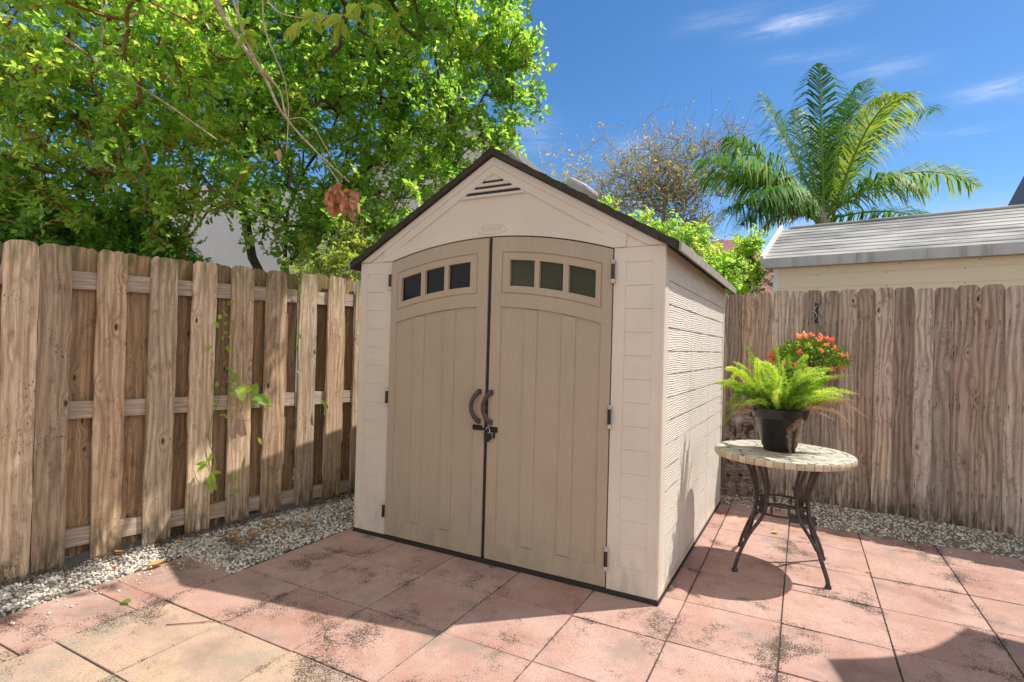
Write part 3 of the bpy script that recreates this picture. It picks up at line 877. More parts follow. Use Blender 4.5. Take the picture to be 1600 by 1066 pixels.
# small roof light box on the right slope
ax = np.array([HW, 0, -(ZP-EZ)]); ax /= np.linalg.norm(ax); nn = np.array([ax[2]*-1, 0, ax[0]])
c = np.array([-.725, .50, ZP-(ZP-EZ)/HW*(.35)])+nn*.085
mb = MB(); mb.obox(c, (ax, (0, 1, 0), nn), (.075, .13, .040))
sp('roof_vent', mb, plain('vent_grey', (.42, .40, .36), .5), bevel=.02)

# ------------------------------------------------------------------ table
TX, TY = .535, .975
table = thing('round_table', 'round stone-topped side table with dark curved metal legs beside the shed', 'table', (TX, TY, 0))
def m_stone():
    m, g = newmat('table_stone'); oc = g.n('ShaderNodeTexCoord').outputs[3]
    w = g.vm('ADD', oc, (0, 0, 0))
    v1 = g.n('ShaderNodeTexVoronoi', {'Vector': g.scale(w, 1, 1.6, 0), 'Scale': 9.0}, feature='DISTANCE_TO_EDGE').outputs[0]
    vc = g.n('ShaderNodeTexVoronoi', {'Vector': g.scale(w, 1, 1.6, 0), 'Scale': 9.0}, feature='F1').outputs['Color']
    sv = g.n('ShaderNodeSeparateXYZ', {0: vc}).outputs[0]
    n1 = g.noise(oc, 22, 5, .65); n2 = g.noise(g.scale(oc, 20, 60, 20), 1, 4)
    c = g.mix(sv, (.44, .41, .32), (.66, .60, .48)); c = g.mix(g.ss(n1, .35, .7, 0, .65), c, (.35, .34, .26))
    c = g.mix(g.ss(n2, .55, .7, 0, .6), c, (.74, .66, .53)); c = g.mix(g.ss(g.noise(oc, 7, 4), .52, .66, 0, .5), c, (.20, .20, .14))
    c = g.mix(g.ss(v1, .045, .015), c, (.12, .105, .08))
    finish(g, c, .75, g.m('ADD', g.ss(v1, .0, .06), g.m('MULTIPLY', n1, .5)), .5, .004, spec=.3); return m
def m_edge():
    m, g = newmat('table_edge_stone'); oc = g.n('ShaderNodeTexCoord').outputs[3]
    s3 = g.n('ShaderNodeSeparateXYZ', {0: oc}); an = g.m('ARCTAN2', s3.outputs[1], s3.outputs[0])
    an = g.m('MULTIPLY', g.m('ADD', an, g.m('MULTIPLY', g.noise(g.scale(oc, 4, 4, 0), 2, 1), .12)), 7.6)
    fr = g.m('FRACT', an); e = g.m('MINIMUM', fr, g.m('SUBTRACT', 1.0, fr))
    n1 = g.noise(oc, 30, 5, .65); wn = g.n('ShaderNodeTexWhiteNoise', {'W': g.m('FLOOR', an)}, noise_dimensions='1D').outputs[0]
    c = g.mix(wn, (.50, .39, .26), (.70, .60, .44)); c = g.mix(g.ss(n1, .45, .7, 0, .6), c, (.34, .28, .18))
    c = g.mix(g.ss(e, .05, .02), c, (.13, .10, .07)); finish(g, c, .8, n1, .5, .004, spec=.2); return m
RT = .405
mb = MB().lathe([(0, .728), (RT-.075, .728), (RT-.012, .727), (RT-.004, .722)], n=72); top = mb.build('tabletop', m_stone(), table, smooth=True, angle=60)
mb = MB().lathe([(RT-.004, .722), (RT, .712), (RT, .690), (RT-.006, .683), (RT-.02, .681), (0, .681)], n=72); mb.build('edge', m_edge(), top, smooth=True, angle=60)
LEGM = plain('leg_iron', (.07, .055, .05), .45, .55, var=.4, sc=40, bstr=.4)
for k in range(4):
    a = math.atan2(.727-TY, .803-TX)+k*PI/2
    er = np.array([math.cos(a), math.sin(a), 0]); et = np.array([-math.sin(a), math.cos(a), 0])
    def bez(P, n=22):
        P = np.array(P, float); t = np.linspace(0, len(P)-1, n*(len(P)-1)//3+2); out = []
        for q in t:
            i = min(int(q), len(P)-2); f = q-i
            p0 = P[max(i-1, 0)]; p1 = P[i]; p2 = P[i+1]; p3 = P[min(i+2, len(P)-1)]
            out.append(.5*((2*p1)+(-p0+p2)*f+(2*p0-5*p1+4*p2-p3)*f*f+(-p0+3*p1-3*p2+p3)*f**3))
        return np.array(out)
    mb = MB()
    prof = [(.245, .055, .681), (.205, .048, .60), (.170, .045, .50), (.160, .045, .42), (.185, .034, .33), (.235, .012, .25), (.275, .004, .19), (.318, .0, .11), (.345, .0, .05), (.352, 0, .012)]
    mb.tube(bez([er*r+et*t+np.array([0, 0, z]) for r, t, z in prof]), .0128, 10, flat=.8)
    mb.tube(bez([er*r-et*(t+.0)+np.array([0, 0, z]) for r, t, z in prof[:7]]), .0120, 10, flat=.8)
    mb.tube([er*.352+np.array([0, 0, .022]), er*.352+np.array([0, 0, .010]), er*.354+np.array([0, 0, .0])], [.014, .019, .016], 12)
    mb.build('leg', LEGM, table, smooth=True, angle=50)
mb = MB()
for z in (.405, .345):
    mb.lathe([(.150, z-.006), (.158, z-.006), (.158, z+.006), (.150, z+.006), (.150, z-.006)], n=48)
for k in range(20):
    a = 2*PI*k/20; c = np.array([.154*math.cos(a), .154*math.sin(a), .375])
    mb.lathe([(0, -.024), (.006, -.018), (.009, 0), (.006, .018), (0, .024)], c, 8) if k % 5 in (1, 4) else None
for k in range(4):
    a = math.atan2(.727-TY, .803-TX)+k*PI/2
    mb.obox((.152*math.cos(a), .152*math.sin(a), .375), ((math.cos(a), math.sin(a), 0), (-math.sin(a), math.cos(a), 0), (0, 0, 1)), (.006, .022, .034))
mb.build('stretcher_ring', LEGM, table, smooth=True, angle=40)
# plate under the top
mb = MB().lathe([(.235, .670), (.262, .670), (.262, .6805), (.235, .6805), (.235, .670)], n=48); mb.build('top_ring', LEGM, table)

# ------------------------------------------------------------------ foliage helpers
def nrm(a): return a/(np.linalg.norm(a, axis=-1, keepdims=True)+1e-9)


def leaves(P, D, N, L, Wd, fold=.25, droop=.15):
    """P base (n,3) D axis N normal L length W width -> verts, quads (two per leaf)"""
    n = len(P); D = nrm(D); N = nrm(N-D*np.sum(N*D, axis=1, keepdims=True)); B = np.cross(D, N)
    L = np.broadcast_to(L, n)[:, None]; Wd = np.broadcast_to(Wd, n)[:, None]
    up = N*Wd*fold
    V = np.stack([P, P+D*L*.38+B*Wd*.5+up, P+D*L*.78+B*Wd*.33+up*.7-N*L*droop*.5, P+D*L-N*L*droop, P+D*L*.78-B*Wd*.33+up*.7-N*L*droop*.5, P+D*L*.38-B*Wd*.5+up], axis=1)
    i = np.arange(n)[:, None]*6
    F = np.concatenate([i+np.array([[0, 1, 2, 3]]), i+np.array([[0, 3, 4, 5]])], axis=1).reshape(-1, 4)
    return V.reshape(-1, 3), F


def skeleton(trunk, centers, step=.12, jit=.025, pen=.35, seed=0, sg=.12):
    """connect each crown centre to the nearest branch node; returns nodes, parents, tips"""
    rg = np.random.default_rng(seed); nodes = []; par = []
    for ch in trunk:            # chains of (start_parent or None, pts)
        prev = ch[0]
        for p in ch[1]: nodes.append(np.array(p, float)); par.append(prev if prev is not None else -1); prev = len(nodes)-1
    nb = len(nodes); tips = []
    C = np.array(centers, float); base = nodes[nb-1]
    order = np.argsort(np.linalg.norm(C-base, axis=1))
    A = np.zeros((len(nodes)+len(C)*60, 3)); A[:len(nodes)] = nodes; cnt = len(nodes); dist0 = np.zeros(len(A))
    for ci in order:
        c = C[ci]; d = np.linalg.norm(A[:cnt]-c, axis=1)+pen*dist0[:cnt]*.0+.35*np.maximum(0, A[:cnt, 2]-c[2])
        j = int(np.argmin(d)); p = A[j]; dd = np.linalg.norm(c-p); n = max(1, int(dd/step)); prev = j
        sag = rg.normal(0, sg, 3)*dd; sag[2] = abs(sag[2])
        for k in range(1, n+1):
            f = k/n; q = p*(1-f)+c*f+sag*math.sin(f*PI)*.6+rg.normal(0, jit, 3)*(k < n)
            if cnt >= len(A): break
            A[cnt] = q; par.append(prev); prev = cnt; cnt += 1
        tips.append(prev)
    return A[:cnt], np.array(par), tips


def limbs(A, par, r0, tip=.003, power=.5, sides=5, rmax=None):
    n = len(A); w = np.zeros(n); ch = np.zeros(n)
    for p in par:
        if p >= 0: ch[p] += 1
    w[ch == 0] = 1
    for i in range(n-1, -1, -1):
        if par[i] >= 0: w[par[i]] += w[i]
    r = tip+(r0-tip)*(w/w.max())**power
    if rmax: r = np.minimum(r, rmax)
    idx = np.where(par >= 0)[0]; a = A[par[idx]]; b = A[idx]; ra = np.minimum(r[par[idx]], r[idx]*1.35+.002); rb = r[idx]
    T = nrm(b-a); ref = np.where(np.abs(T[:, 2:3]) > .9, np.array([[1., 0, 0]]), np.array([[0, 0, 1.]])); U = nrm(np.cross(T, ref)); Vv = np.cross(T, U)
    ang = np.arange(sides)*2*PI/sides
    ringd = U[:, None, :]*np.cos(ang)[None, :, None]+Vv[:, None, :]*np.sin(ang)[None, :, None]
    a2 = a-T*ra[:, None]*.4
    V = np.concatenate([a2[:, None]+ringd*ra[:, None, None], b[:, None]+ringd*rb[:, None, None]], axis=1)
    k = np.arange(sides); F = np.stack([k, (k+1) % sides, (k+1) % sides+sides, k+sides], axis=1)
    F = F[None]+(np.arange(len(idx))*2*sides)[:, None, None]
    return V.reshape(-1, 3), F.reshape(-1, 4), r


def blob_pts(blobs, dens, rg, surf=.35, noise=.0):
    out = []
    for b in blobs:
        c = np.array(b[:3]); r = b[3]; k = b[4] if len(b) > 4 else 1.0
        n = max(2, int(dens*k*r**2.5)); d = nrm(rg.normal(size=(n, 3))); q = rg.uniform(0, 1, n)**surf
        out.append(c+d*(r*q)[:, None]*np.array([1, 1, .9]))
    return np.vstack(out)


def crown(C, rg, ntw=5, nl=9, tl=.20, L=.045, W_=.026, flat=.6, tb=(.5, .28), updir=.25):
    """twigs round every centre, leaves set alternately along each twig"""
    n = len(C); nt_ = n*ntw
    base = np.repeat(C, ntw, axis=0)+rg.normal(0, tl*.22, (nt_, 3))
    D = nrm(rg.normal(size=(nt_, 3))+np.array([0, 0, updir])); ln = tl*rg.uniform(.6, 1.3, nt_)
    f = (np.arange(nl)+1)/nl
    pos = base[:, None, :]+D[:, None, :]*(ln[:, None]*f[None])[:, :, None]
    pos[:, :, 2] -= .25*(ln[:, None]*f[None]**2)*.6
    sd = nrm(np.cross(D, rg.normal(size=(nt_, 3))))
    side = np.where((np.arange(nl) % 2 == 0)[None, :, None], 1, -1)*sd[:, None, :]
    ax = nrm(side*.8+D[:, None, :]*.55+rg.normal(0, .35, (nt_, nl, 3)))
    nm = nrm(rg.normal(0, flat, (nt_, nl, 3))+np.array([.15, .1, 1.0]))
    ct_ = np.repeat(rg.normal(tb[0], tb[1]*.7, n), ntw)   # whole spray lighter or darker
    tint = np.clip(ct_[:, None]+rg.normal(0, tb[1]*.6, (nt_, nl)), 0, 1)
    sc = rg.uniform(.45, 1.4, nt_*nl)
    V, F = leaves(pos.reshape(-1, 3), ax.reshape(-1, 3), nm.reshape(-1, 3), L*sc, W_*sc)
    # the twigs themselves as thin three-sided tubes
    T = np.concatenate([base[:, None], (base+D*ln[:, None]-np.array([0, 0, 1])*(ln*.15)[:, None])[:, None]], axis=1)
    return V, F, np.repeat(tint.ravel(), 2), T


def twigmesh(T, r=.0018):
    a, b = T[:, 0], T[:, 1]; D = nrm(b-a); ref = np.where(np.abs(D[:, 2:3]) > .9, np.array([[1., 0, 0]]), np.array([[0, 0, 1.]]))
    U = nrm(np.cross(D, ref)); Vv = np.cross(D, U); ang = np.arange(3)*2*PI/3
    rd = (U[:, None]*np.cos(ang)[None, :, None]+Vv[:, None]*np.sin(ang)[None, :, None])*r
    V = np.concatenate([a[:, None]+rd, b[:, None]+rd*.5], axis=1); k = np.arange(3)
    F = np.stack([k, (k+1) % 3, (k+1) % 3+3, k+3], axis=1)[None]+(np.arange(len(a))*6)[:, None, None]
    return V.reshape(-1, 3), F.reshape(-1, 4)


def tree(name, label, cat, trunk, blobs, dens, r0, bark, leafm, seed, loc, twigr=.0024, step=.12, **kw):
    rg = np.random.default_rng(seed); t = thing(name, label, cat, loc, group=kw.pop('group', None))
    C = blob_pts(blobs, dens, rg, kw.pop('surf', .45))
    A, par, tips = skeleton(trunk, C, step=step, seed=seed)
    V, F, r = limbs(A, par, r0, tip=.0052, rmax=None, power=kw.pop('power', .5))
    V2, F2, T2, TW = crown(C, rg, **kw)
    v3, f3 = twigmesh(TW, twigr)
    fast('trunk', np.vstack([V, v3]), np.vstack([F, f3+len(V)]), np.full(len(F)+len(f3), .5), bark, t, loc)
    fast('crown', V2, F2, T2, leafm, t, loc)
    return t, A


# ------------------------------------------------------------------ trees behind the left fence
A_ = [(-4.38, 1.11, 4.62, 1.0), (-3.67, 1.83, 4.81, 1.1), (-2.97, 2.22, 4.83, .7), (-2.46, 2.48, 4.48, .48, 1.3), (-3.20, 1.76, 3.82, .8), (-2.73, 2.24, 3.74, .42, 1.4),
      (-3.78, 1.22, 3.58, .9), (-4.14, .57, 3.53, .8), (-3.49, 1.61, 2.97, .5, .8), (-3.92, 1.35, 6.0, 1.1, .6), (-4.54, .45, 5.35, 1.1, .6), (-3.82, 1.21, 2.57, .35, .7),
      (-3.01, 1.87, 3.20, .45, 1.2), (-3.75, 1.3, 2.75, .4, 1.3), (-3.35, 1.3, 2.5, .38, 1.3), (-4.1, .9, 2.75, .35, .8), (-3.95, 1.0, 2.3, .28, 1.2), (-3.55, 1.15, 2.35, .28, .9), (-3.2, 1.05, 2.5, .28, .9), (-4.1, .75, 2.35, .3, 1.1), (-3.8, .9, 2.15, .2, 1.0), (-3.0, 1.3, 2.75, .3, 1.0), (-3.05, 2.16, 5.85, .7, .6), (-2.48, 2.61, 3.61, .22), (-2.71, 2.35, 5.06, .5), (-2.32, 2.66, 4.16, .32, 1.4), (-2.42, 2.5, 4.8, .36, 1.3), (-2.45, 2.6, 3.85, .25, 1.3),
      (-1.85, -.2, 4.15, .45, 1.3), (-1.65, .5, 4.55, .5, 1.3), (-1.95, 1.15, 4.85, .5, 1.2), (-2.4, .3, 4.6, .55, 1.1), (-2.6, 1.1, 5.3, .6, .8), (-2.3, -.7, 4.4, .4, 1.2), (-1.45, -.3, 4.15, .42, 1.6), (-1.3, .3, 4.5, .45, 1.6), (-1.25, .95, 4.75, .45, 1.6), (-1.35, -.1, 4.7, .42, 1.4), (-1.6, -.8, 4.2, .4, 1.5), (-1.9, -1.2, 4.0, .38, 1.5), (-1.2, 1.3, 5.3, .4, 1.4), (-2.05, .4, 4.0, .35, 1.4), (-.6, .0, 4.4, .2, 2), (-.8, -.35, 4.2, .18, 2), (-.95, .3, 4.15, .25, 2), (-1.05, -.1, 4.3, .25, 2)]
trA = [(None, [(-4.30, 1.30, 0), (-4.32, 1.25, .6), (-4.37, 1.15, 1.14), (-4.38, 1.14, 1.7), (-4.36, 1.15, 2.11), (-4.37, 1.15, 2.45), (-4.35, 1.15, 2.74)]),
       (6, [(-4.26, 1.19, 2.98), (-4.17, 1.24, 3.23), (-4.0, 1.4, 3.6), (-3.9, 1.5, 4.1)]),
       (4, [(-4.10, 1.27, 2.5), (-3.97, 1.34, 2.78), (-3.80, 1.42, 3.03), (-3.5, 1.6, 3.3)]),
       (3, [(-4.46, .95, 2.0), (-4.50, .85, 2.2), (-4.56, .81, 2.55), (-4.6, .7, 3.0)])]
tree('broadleaf_tree', 'large small-leaved tree with dark trunk just left of the shed, crown reaching the gable', 'tree', trA, A_, 145, .055, BARK, LEAF, 21, (-4.3, 1.3, 0),
     ntw=5, nl=9, tl=.19, L=.058, W_=.037, tb=(.50, .36), surf=.33)
B_ = [(-4.65, -.84, 3.69, .8), (-3.95, -.58, 3.51, .8), (-4.81, -.93, 3.03, .7), (-4.07, -.64, 2.86, .75), (-3.79, -.14, 2.87, .6), (-4.65, -.72, 2.50, .55),
      (-4.11, -.31, 2.44, .45), (-5.58, -1.35, 3.46, 1.0, .7), (-4.62, -.84, 4.76, .9, .6), (-5.43, -1.14, 2.63, .8, .7), (-3.95, -.01, 3.78, .7), (-3.83, .18, 2.58, .35, .7),
      (-4.16, -.36, 4.78, .8, .7), (-3.3, -.9, 3.6, .45), (-3.2, -1.6, 3.5, .5), (-2.8, -1.2, 4.2, .5)]
trB = [(None, [(-4.15, -.05, 0), (-4.18, -.03, .6), (-4.22, -.02, 1.15), (-4.24, -.04, 1.7), (-4.24, -.04, 2.15), (-4.16, -.05, 2.30), (-4.07, -.06, 2.40), (-4.01, -.03, 2.83)]),
       (4, [(-4.12, .0, 2.3), (-4.0, .06, 2.5), (-3.9, .1, 2.8)]), (4, [(-4.4, -.3, 2.5), (-4.5, -.5, 2.9)])]
tree('leafy_tree', 'dense yellow-green tree with reddish stems above the near end of the left fence', 'tree', trB, B_, 145, .036, BARKR, LEAF, 22, (-4.15, -.05, 0),
     ntw=5, nl=9, tl=.17, L=.052, W_=.033, tb=(.56, .36), surf=.33)
# darker shrubs peeping over the left fence
HG = [[(-5.09, -.84, 2.30, .35), (-5.56, -1.10, 2.29, .4), (-5.2, -.9, 1.95, .35)], [(-4.83, -.59, 2.2, .35), (-4.6, -.45, 1.9, .3)], [(-4.56, -.33, 2.2, .33), (-4.42, -.02, 2.15, .25), (-4.4, -.1, 1.9, .3)]]
for k, (bl, lb) in enumerate(zip(HG, ('dark green shrub over the fence at the left picture edge', 'dark green shrub behind the fence between two shrubs', 'dark green shrub behind the fence beside the reddish stems'))):
    x, y = bl[0][0], bl[0][1]
    tree('shrub', lb, 'shrub', [(None, [(x, y, 0), (x, y, .7), (x+.03, y, 1.3), (x, y+.02, 1.8)])], bl, 900, .025, BARK, LEAFD, 30+k, (x, y, 0),
         ntw=6, nl=12, tl=.16, L=.04, W_=.020, tb=(.45, .25), group='dark shrubs behind the left fence')
# pale bush by the shed corner
tree('pale_bush', 'small pale light-green bush between the left fence and the shed eave', 'bush', [(None, [(-3.25, .95, 0), (-3.22, .93, .8), (-3.2, .9, 1.5), (-3.2, .85, 1.9)])],
     [(-3.10, .75, 2.02, .20), (-3.15, .95, 2.2, .25), (-3.25, 1.3, 2.45, .28), (-3.4, 1.5, 2.2, .28), (-3.5, .9, 2.05, .2), (-3.3, .6, 1.95, .16)], 1100, .02, BARKP, LEAFY, 35, (-3.25, .95, 0), ntw=5, nl=9, tl=.13, L=.034, W_=.018, tb=(.45, .3))

# vines hanging in front of the crowns -----------------------------------------
def tubes(paths, n=8):
    mb = MB()
    for P, r in paths:
        P = np.array(P, float); t = np.linspace(0, len(P)-1, (len(P)-1)*5+1); Q = np.stack([np.interp(t, range(len(P)), P[:, k]) for k in range(3)], axis=1)
        Qs = Q.copy()
        for _ in range(3): Qs[1:-1] = (Qs[:-2]+Qs[1:-1]*2+Qs[2:])/4
        rr_ = np.linspace(r, r*.45, len(Qs)) if np.isscalar(r) else np.interp(t, range(len(P)), r)
        mb.tube(Qs, rr_, n)
    return mb
vn = thing('hanging_vine', 'pale twisted woody vine hanging down through the crown to a bunch of dead leaves', 'vine', (-2.63, -.89, 3.54))
v1 = [(-2.75, -1.1, 4.0), (-2.63, -.89, 3.54), (-2.60, -.81, 3.37), (-2.54, -.72, 3.22), (-2.48, -.57, 3.05), (-2.42, -.54, 2.89), (-2.39, -.46, 2.78), (-2.28, -.29, 2.61), (-2.18, -.18, 2.41)]
v2 = [(-2.65, -1.1, 4.0), (-2.51, -.82, 3.54), (-2.51, -.76, 3.34), (-2.49, -.64, 3.11), (-2.39, -.52, 2.97), (-2.37, -.51, 2.81), (-2.35, -.39, 2.70), (-2.14, -.15, 2.44)]
v3 = [(-2.3, -.9, 4.0), (-2.25, -.79, 3.48), (-2.28, -.75, 3.24), (-2.27, -.69, 3.12), (-2.29, -.58, 3.01), (-2.30, -.53, 2.83), (-2.35, -.50, 2.56)]
v4 = [(-2.39, -.46, 2.80), (-2.30, -.42, 2.82), (-2.24, -.36, 2.74), (-2.18, -.28, 2.58), (-2.15, -.2, 2.45)]
tubes([(v1, [.024, .021, .016, .013, .011, .009, .007, .005, .003]), (v2, .009), (v3, .0065), (v4, .0045)]).build('stem', BARKP, vn, smooth=True, off=(-2.63, -.89, 3.54), angle=0)
rg = np.random.default_rng(5)
n = 34; c = np.array([-2.165, -.165, 2.365]); P = c+rg.normal(0, 1, (n, 3))*np.array([.06, .05, .06])
D = nrm(rg.normal(0, .55, (n, 3))+np.array([0, 0, -1.0])); N = nrm(rg.normal(size=(n, 3))+np.array([.6, -.8, 0]))
V, F = leaves(P, D, N, rg.uniform(.08, .12, n), rg.uniform(.045, .07, n), .2, .1)
P2 = np.array([(-2.42, -.50, 2.60), (-2.24, -.22, 2.40), (-2.26, -.20, 2.40), (-2.23, -.24, 2.37)]); V2, F2 = leaves(P2, nrm(rg.normal(0, .3, (4, 3))+np.array([0, 0, -1.])), np.tile([.5, -.8, .2], (4, 1)), np.full(4, .085), np.full(4, .04))
V = np.vstack([V, V2]); F = np.vstack([F, F2+n*6]); fast('dead_leaves', V, F, rg.uniform(0, 1, len(F)), DEADM, vn, (-2.63, -.89, 3.54))

ob = thing('overhanging_branch', 'thin branch with large bright yellow-green leaves hanging in at the top edge', 'branch', (-2.03, -1.01, 3.32))
o_ = (-2.03, -1.01, 3.32)
br1 = [(-2.25, -1.1, 3.7), (-2.03, -1.01, 3.32), (-1.92, -.95, 3.12), (-1.79, -.88, 3.09), (-1.69, -.83, 3.11), (-1.58, -.77, 3.08)]
br2 = [(-2.1, -1.05, 3.5), (-2.17, -1.0, 3.2), (-2.15, -.98, 3.05), (-2.12, -.95, 2.98)]
tubes([(br1, .005), (br2, .005)]).build('stem', BARKP, ob, smooth=True, off=o_, angle=0)
P = []; D = []
for cpt, k in (((-1.60, -.78, 3.09), 11), ((-1.70, -.83, 3.10), 7), ((-1.80, -.88, 3.08), 8), ((-2.13, -.97, 3.02), 9), ((-1.50, -.74, 3.16), 6)):
    for q in range(k):
        a = rg.uniform(0, 2*PI); P.append(np.array(cpt)+rg.normal(0, .018, 3)); D.append((math.cos(a)*.8, math.sin(a)*.8, rg.uniform(-1.1, .2)))
P = np.array(P); D = np.array(D); n = len(P); V, F = leaves(P, D, rg.normal(0, .5, (n, 3))+np.array([.2, -.3, 1.]), rg.uniform(.08, .13, n), rg.uniform(.032, .05, n), .25, .25)
fast('leaves', V, F, np.repeat(rg.uniform(.2, .9, n), 2), LEAFY, ob, o_)
ps = thing('bare_stem', 'long pale leafless stem slanting through the upper left crown', 'branch', (-4.16, -1.15, 3.56))
tubes([([(-4.3, -1.25, 3.75), (-4.16, -1.15, 3.56), (-3.75, -.95, 3.25), (-3.40, -.72, 3.02), (-3.20, -.42, 2.80)], .012), ([(-3.75, -.95, 3.25), (-3.6, -1.0, 3.5), (-3.5, -1.1, 3.75)], .007)]).build('stem', BARKP, ps, smooth=True, off=(-4.16, -1.15, 3.56), angle=0)

# climbers on the left fence ------------------------------------------------
def fp(y, z, o=.012): return (lfx(y)+o, y, z)
cl1 = thing('climbing_vine', 'thin vine with small and large green leaves climbing the middle of the left fence', 'vine', fp(-.56, .6))
oo = fp(-.56, .6)
s1 = [fp(-.52, .45, .02), fp(-.60, .7, .02), fp(-.50, .95, .025), fp(-.55, 1.2, .02), fp(-.52, 1.45, .02), fp(-.47, 1.6, .02)]
s2 = [fp(-.50, .98, .025), fp(-.40, .96, .05), fp(-.3, .90, .06), fp(-.18, .87, .05)]
tubes([(s1, .0028), (s2, .0022)], 5).build('stem', STEMG, cl1, off=oo)
P = []; L = []
for y, z in [(-.47, 1.6), (-.52, 1.52), (-.46, 1.45), (-.56, 1.44), (-.50, 1.36), (-.62, 1.28), (-.47, 1.28), (-.47, 1.13), (-.46, 1.12), (-.55, 1.02), (-.45, 1.0), (-.56, .90), (-.50, .80), (-.15, .87), (-.17, .86)]:
    P += [fp(y+rg.normal(0, .01), z+rg.normal(0, .01), .03) for _ in range(3)]; L += [rg.uniform(.025, .042) for _ in range(3)]
for y, z, l in ((-.45, 1.02, .10), (-.40, 1.0, .13), (-.42, .98, .11), (-.30, .93, .10), (-.27, .93, .115), (-.31, .90, .09)): P.append(fp(y, z, .05)); L.append(l)
P = np.array(P); L = np.array(L); n = len(P); D = rg.normal(0, .6, (n, 3))+np.array([.4, .1, -.5]); V, F = leaves(P, D, rg.normal(0, .35, (n, 3))+np.array([1., -.3, .5]), L, L*.72, .2, .2)
fast('leaves', V, F, np.repeat(rg.uniform(.35, .9, n), 2), LEAF, cl1, oo)
cl2 = thing('climbing_vine', 'small leafy sprig low on the left fence below the larger vine', 'vine', fp(-.58, .4)); oo = fp(-.58, .4)
tubes([([fp(-.50, .22, .02), fp(-.53, .36, .03), fp(-.60, .46, .04), (lfx(-.6)+.05, -.61, .56)], .003), ([fp(-.53, .36, .03), fp(-.42, .38, .03), fp(-.40, .28, .02)], .0022)], 5).build('stem', STEMG, cl2, off=oo)
P = [fp(-.60, .49, .05)]*3+[fp(-.58, .42, .05)]*3+[fp(-.57, .36, .05)]*2+[fp(-.42, .36, .04)]*3+[fp(-.38, .26, .04)]*2
P = np.array(P); n = len(P); D = np.array([(.3, -1, -.4), (.3, -.8, .1), (.4, .1, .8), (.3, .9, -.1), (.5, .2, -.9), (.2, -.2, -1), (.4, .3, -.9), (.3, -.2, -1), (.4, .5, .4), (.3, .1, -.9), (.4, -.5, .3), (.2, .6, -.3), (.2, -.5, -.4)])
V, F = leaves(P, D, rg.normal(0, .25, (n, 3))+np.array([1., -.2, .6]), np.r_[rg.uniform(.07, .11, 8), rg.uniform(.03, .05, 5)], np.r_[np.full(8, .03), np.full(5, .025)], .2, .15)
fast('leaves', V, F, np.repeat(rg.uniform(.3, .8, n), 2), LEAF, cl2, oo)
cl3 = thing('climbing_vine', 'few single leaves poking through the left fence close to the shed', 'vine', fp(.2, .8)); oo = fp(.2, .8)
tubes([([fp(.12, 1.9, -.01), fp(.09, 1.5, -.01), fp(.08, 1.2, -.01), fp(.10, .85, -.01)], .0025), ([fp(.34, .7, .0), fp(.33, .9, .02)], .0022), ([fp(-.24, .5, .0), fp(-.2, .6, .03)], .002)], 5).build('stem', STEMG, cl3, off=oo)
P = np.array([fp(.09, 1.75, .01), fp(.09, 1.4, .01), fp(.085, 1.3, .01), fp(.31, .86, .04), fp(.35, .82, .04), fp(-.24, .62, .05), fp(.1, 1.1, .01)]); n = len(P)
V, F = leaves(P, rg.normal(0, .3, (n, 3))+np.array([.4, .5, -.7]), np.tile([1., -.3, .5], (n, 1)), np.array([.05, .06, .05, .08, .07, .07, .04]), .03, .2, .2)
fast('leaves', V, F, np.repeat(rg.uniform(.2, .7, n), 2), LEAF, cl3, oo)

# ------------------------------------------------------------------ trees beyond the right fence
BT = [(-2.93,9.86,5.05,0.87), (-2.14,10.28,5.06,0.87), (-3.58,9.51,4.57,0.65), (-2.56,10.06,5.82,0.72,1.30), (-1.62,10.55,5.84,0.61,1.30), (-4.26,9.14,5.15,0.46,1.30), (-2.90,9.87,3.84,0.72), (-1.85,10.45,4.02,0.72), (-1.10,10.84,6.05,0.51,1.30), (-0.95,10.93,5.41,0.51), (-3.34,9.63,5.48,0.43), (-4.49,8.82,4.89,0.43)]
SPK = [(-2.57,10.03,6.57), (-2.17,10.26,6.21), (-3.15,9.73,6.18), (-4.27,9.12,5.90), (-4.53,8.98,5.97), (-4.07,9.22,5.99), (-1.63,10.55,6.29), (-1.04,10.85,6.68), (-2.83,9.90,6.34), (-1.37,10.70,6.15), (-2.40,10.12,6.41), (-1.89,10.41,6.41), (-3.48,9.54,6.05), (-4.64,8.67,5.69), (-0.74,10.98,6.34), (-2.7, 9.9, 6.9), (-2.0, 10.3, 6.75), (-3.3, 9.6, 6.5), (-1.3, 10.7, 6.9), (-4.0, 9.2, 6.2), (-4.9, 8.6, 5.5), (-3.7, 9.4, 6.3), (-.9, 10.9, 6.7), (-2.9, 9.8, 6.6)]
rg2 = np.random.default_rng(44); BL = (-2.5, 10.1, 0)
bt = thing('sparse_tree', 'half bare tree of grey twigs and few olive leaves behind the shed roof', 'tree', BL)
C = np.vstack([blob_pts([(*b[:3], b[3]*1.12) for b in BT], 130, rg2, .8), SPK])
A, par, tips = skeleton([(None, [(-2.5, 10.1, 0), (-2.5, 10.1, 1.0), (-2.45, 10.1, 1.8), (-2.47, 10.12, 2.44)]), (3, [(-2.75, 9.97, 3.0), (-3.05, 9.83, 3.59), (-3.3, 9.7, 4.2)]), (3, [(-2.2, 10.25, 3.1), (-1.89, 10.41, 3.74), (-1.6, 10.6, 4.4)]), (3, [(-2.5, 10.1, 3.3), (-2.47, 10.12, 4.17), (-2.4, 10.1, 4.9)])], C, step=.24, jit=.018, seed=3, sg=.04)
V, F, r = limbs(A, par, .055, tip=.0085)
V2, F2, T2, TW = crown(C, rg2, ntw=3, nl=7, tl=.62, L=.065, W_=.038, tb=(.45, .35), updir=1.1)
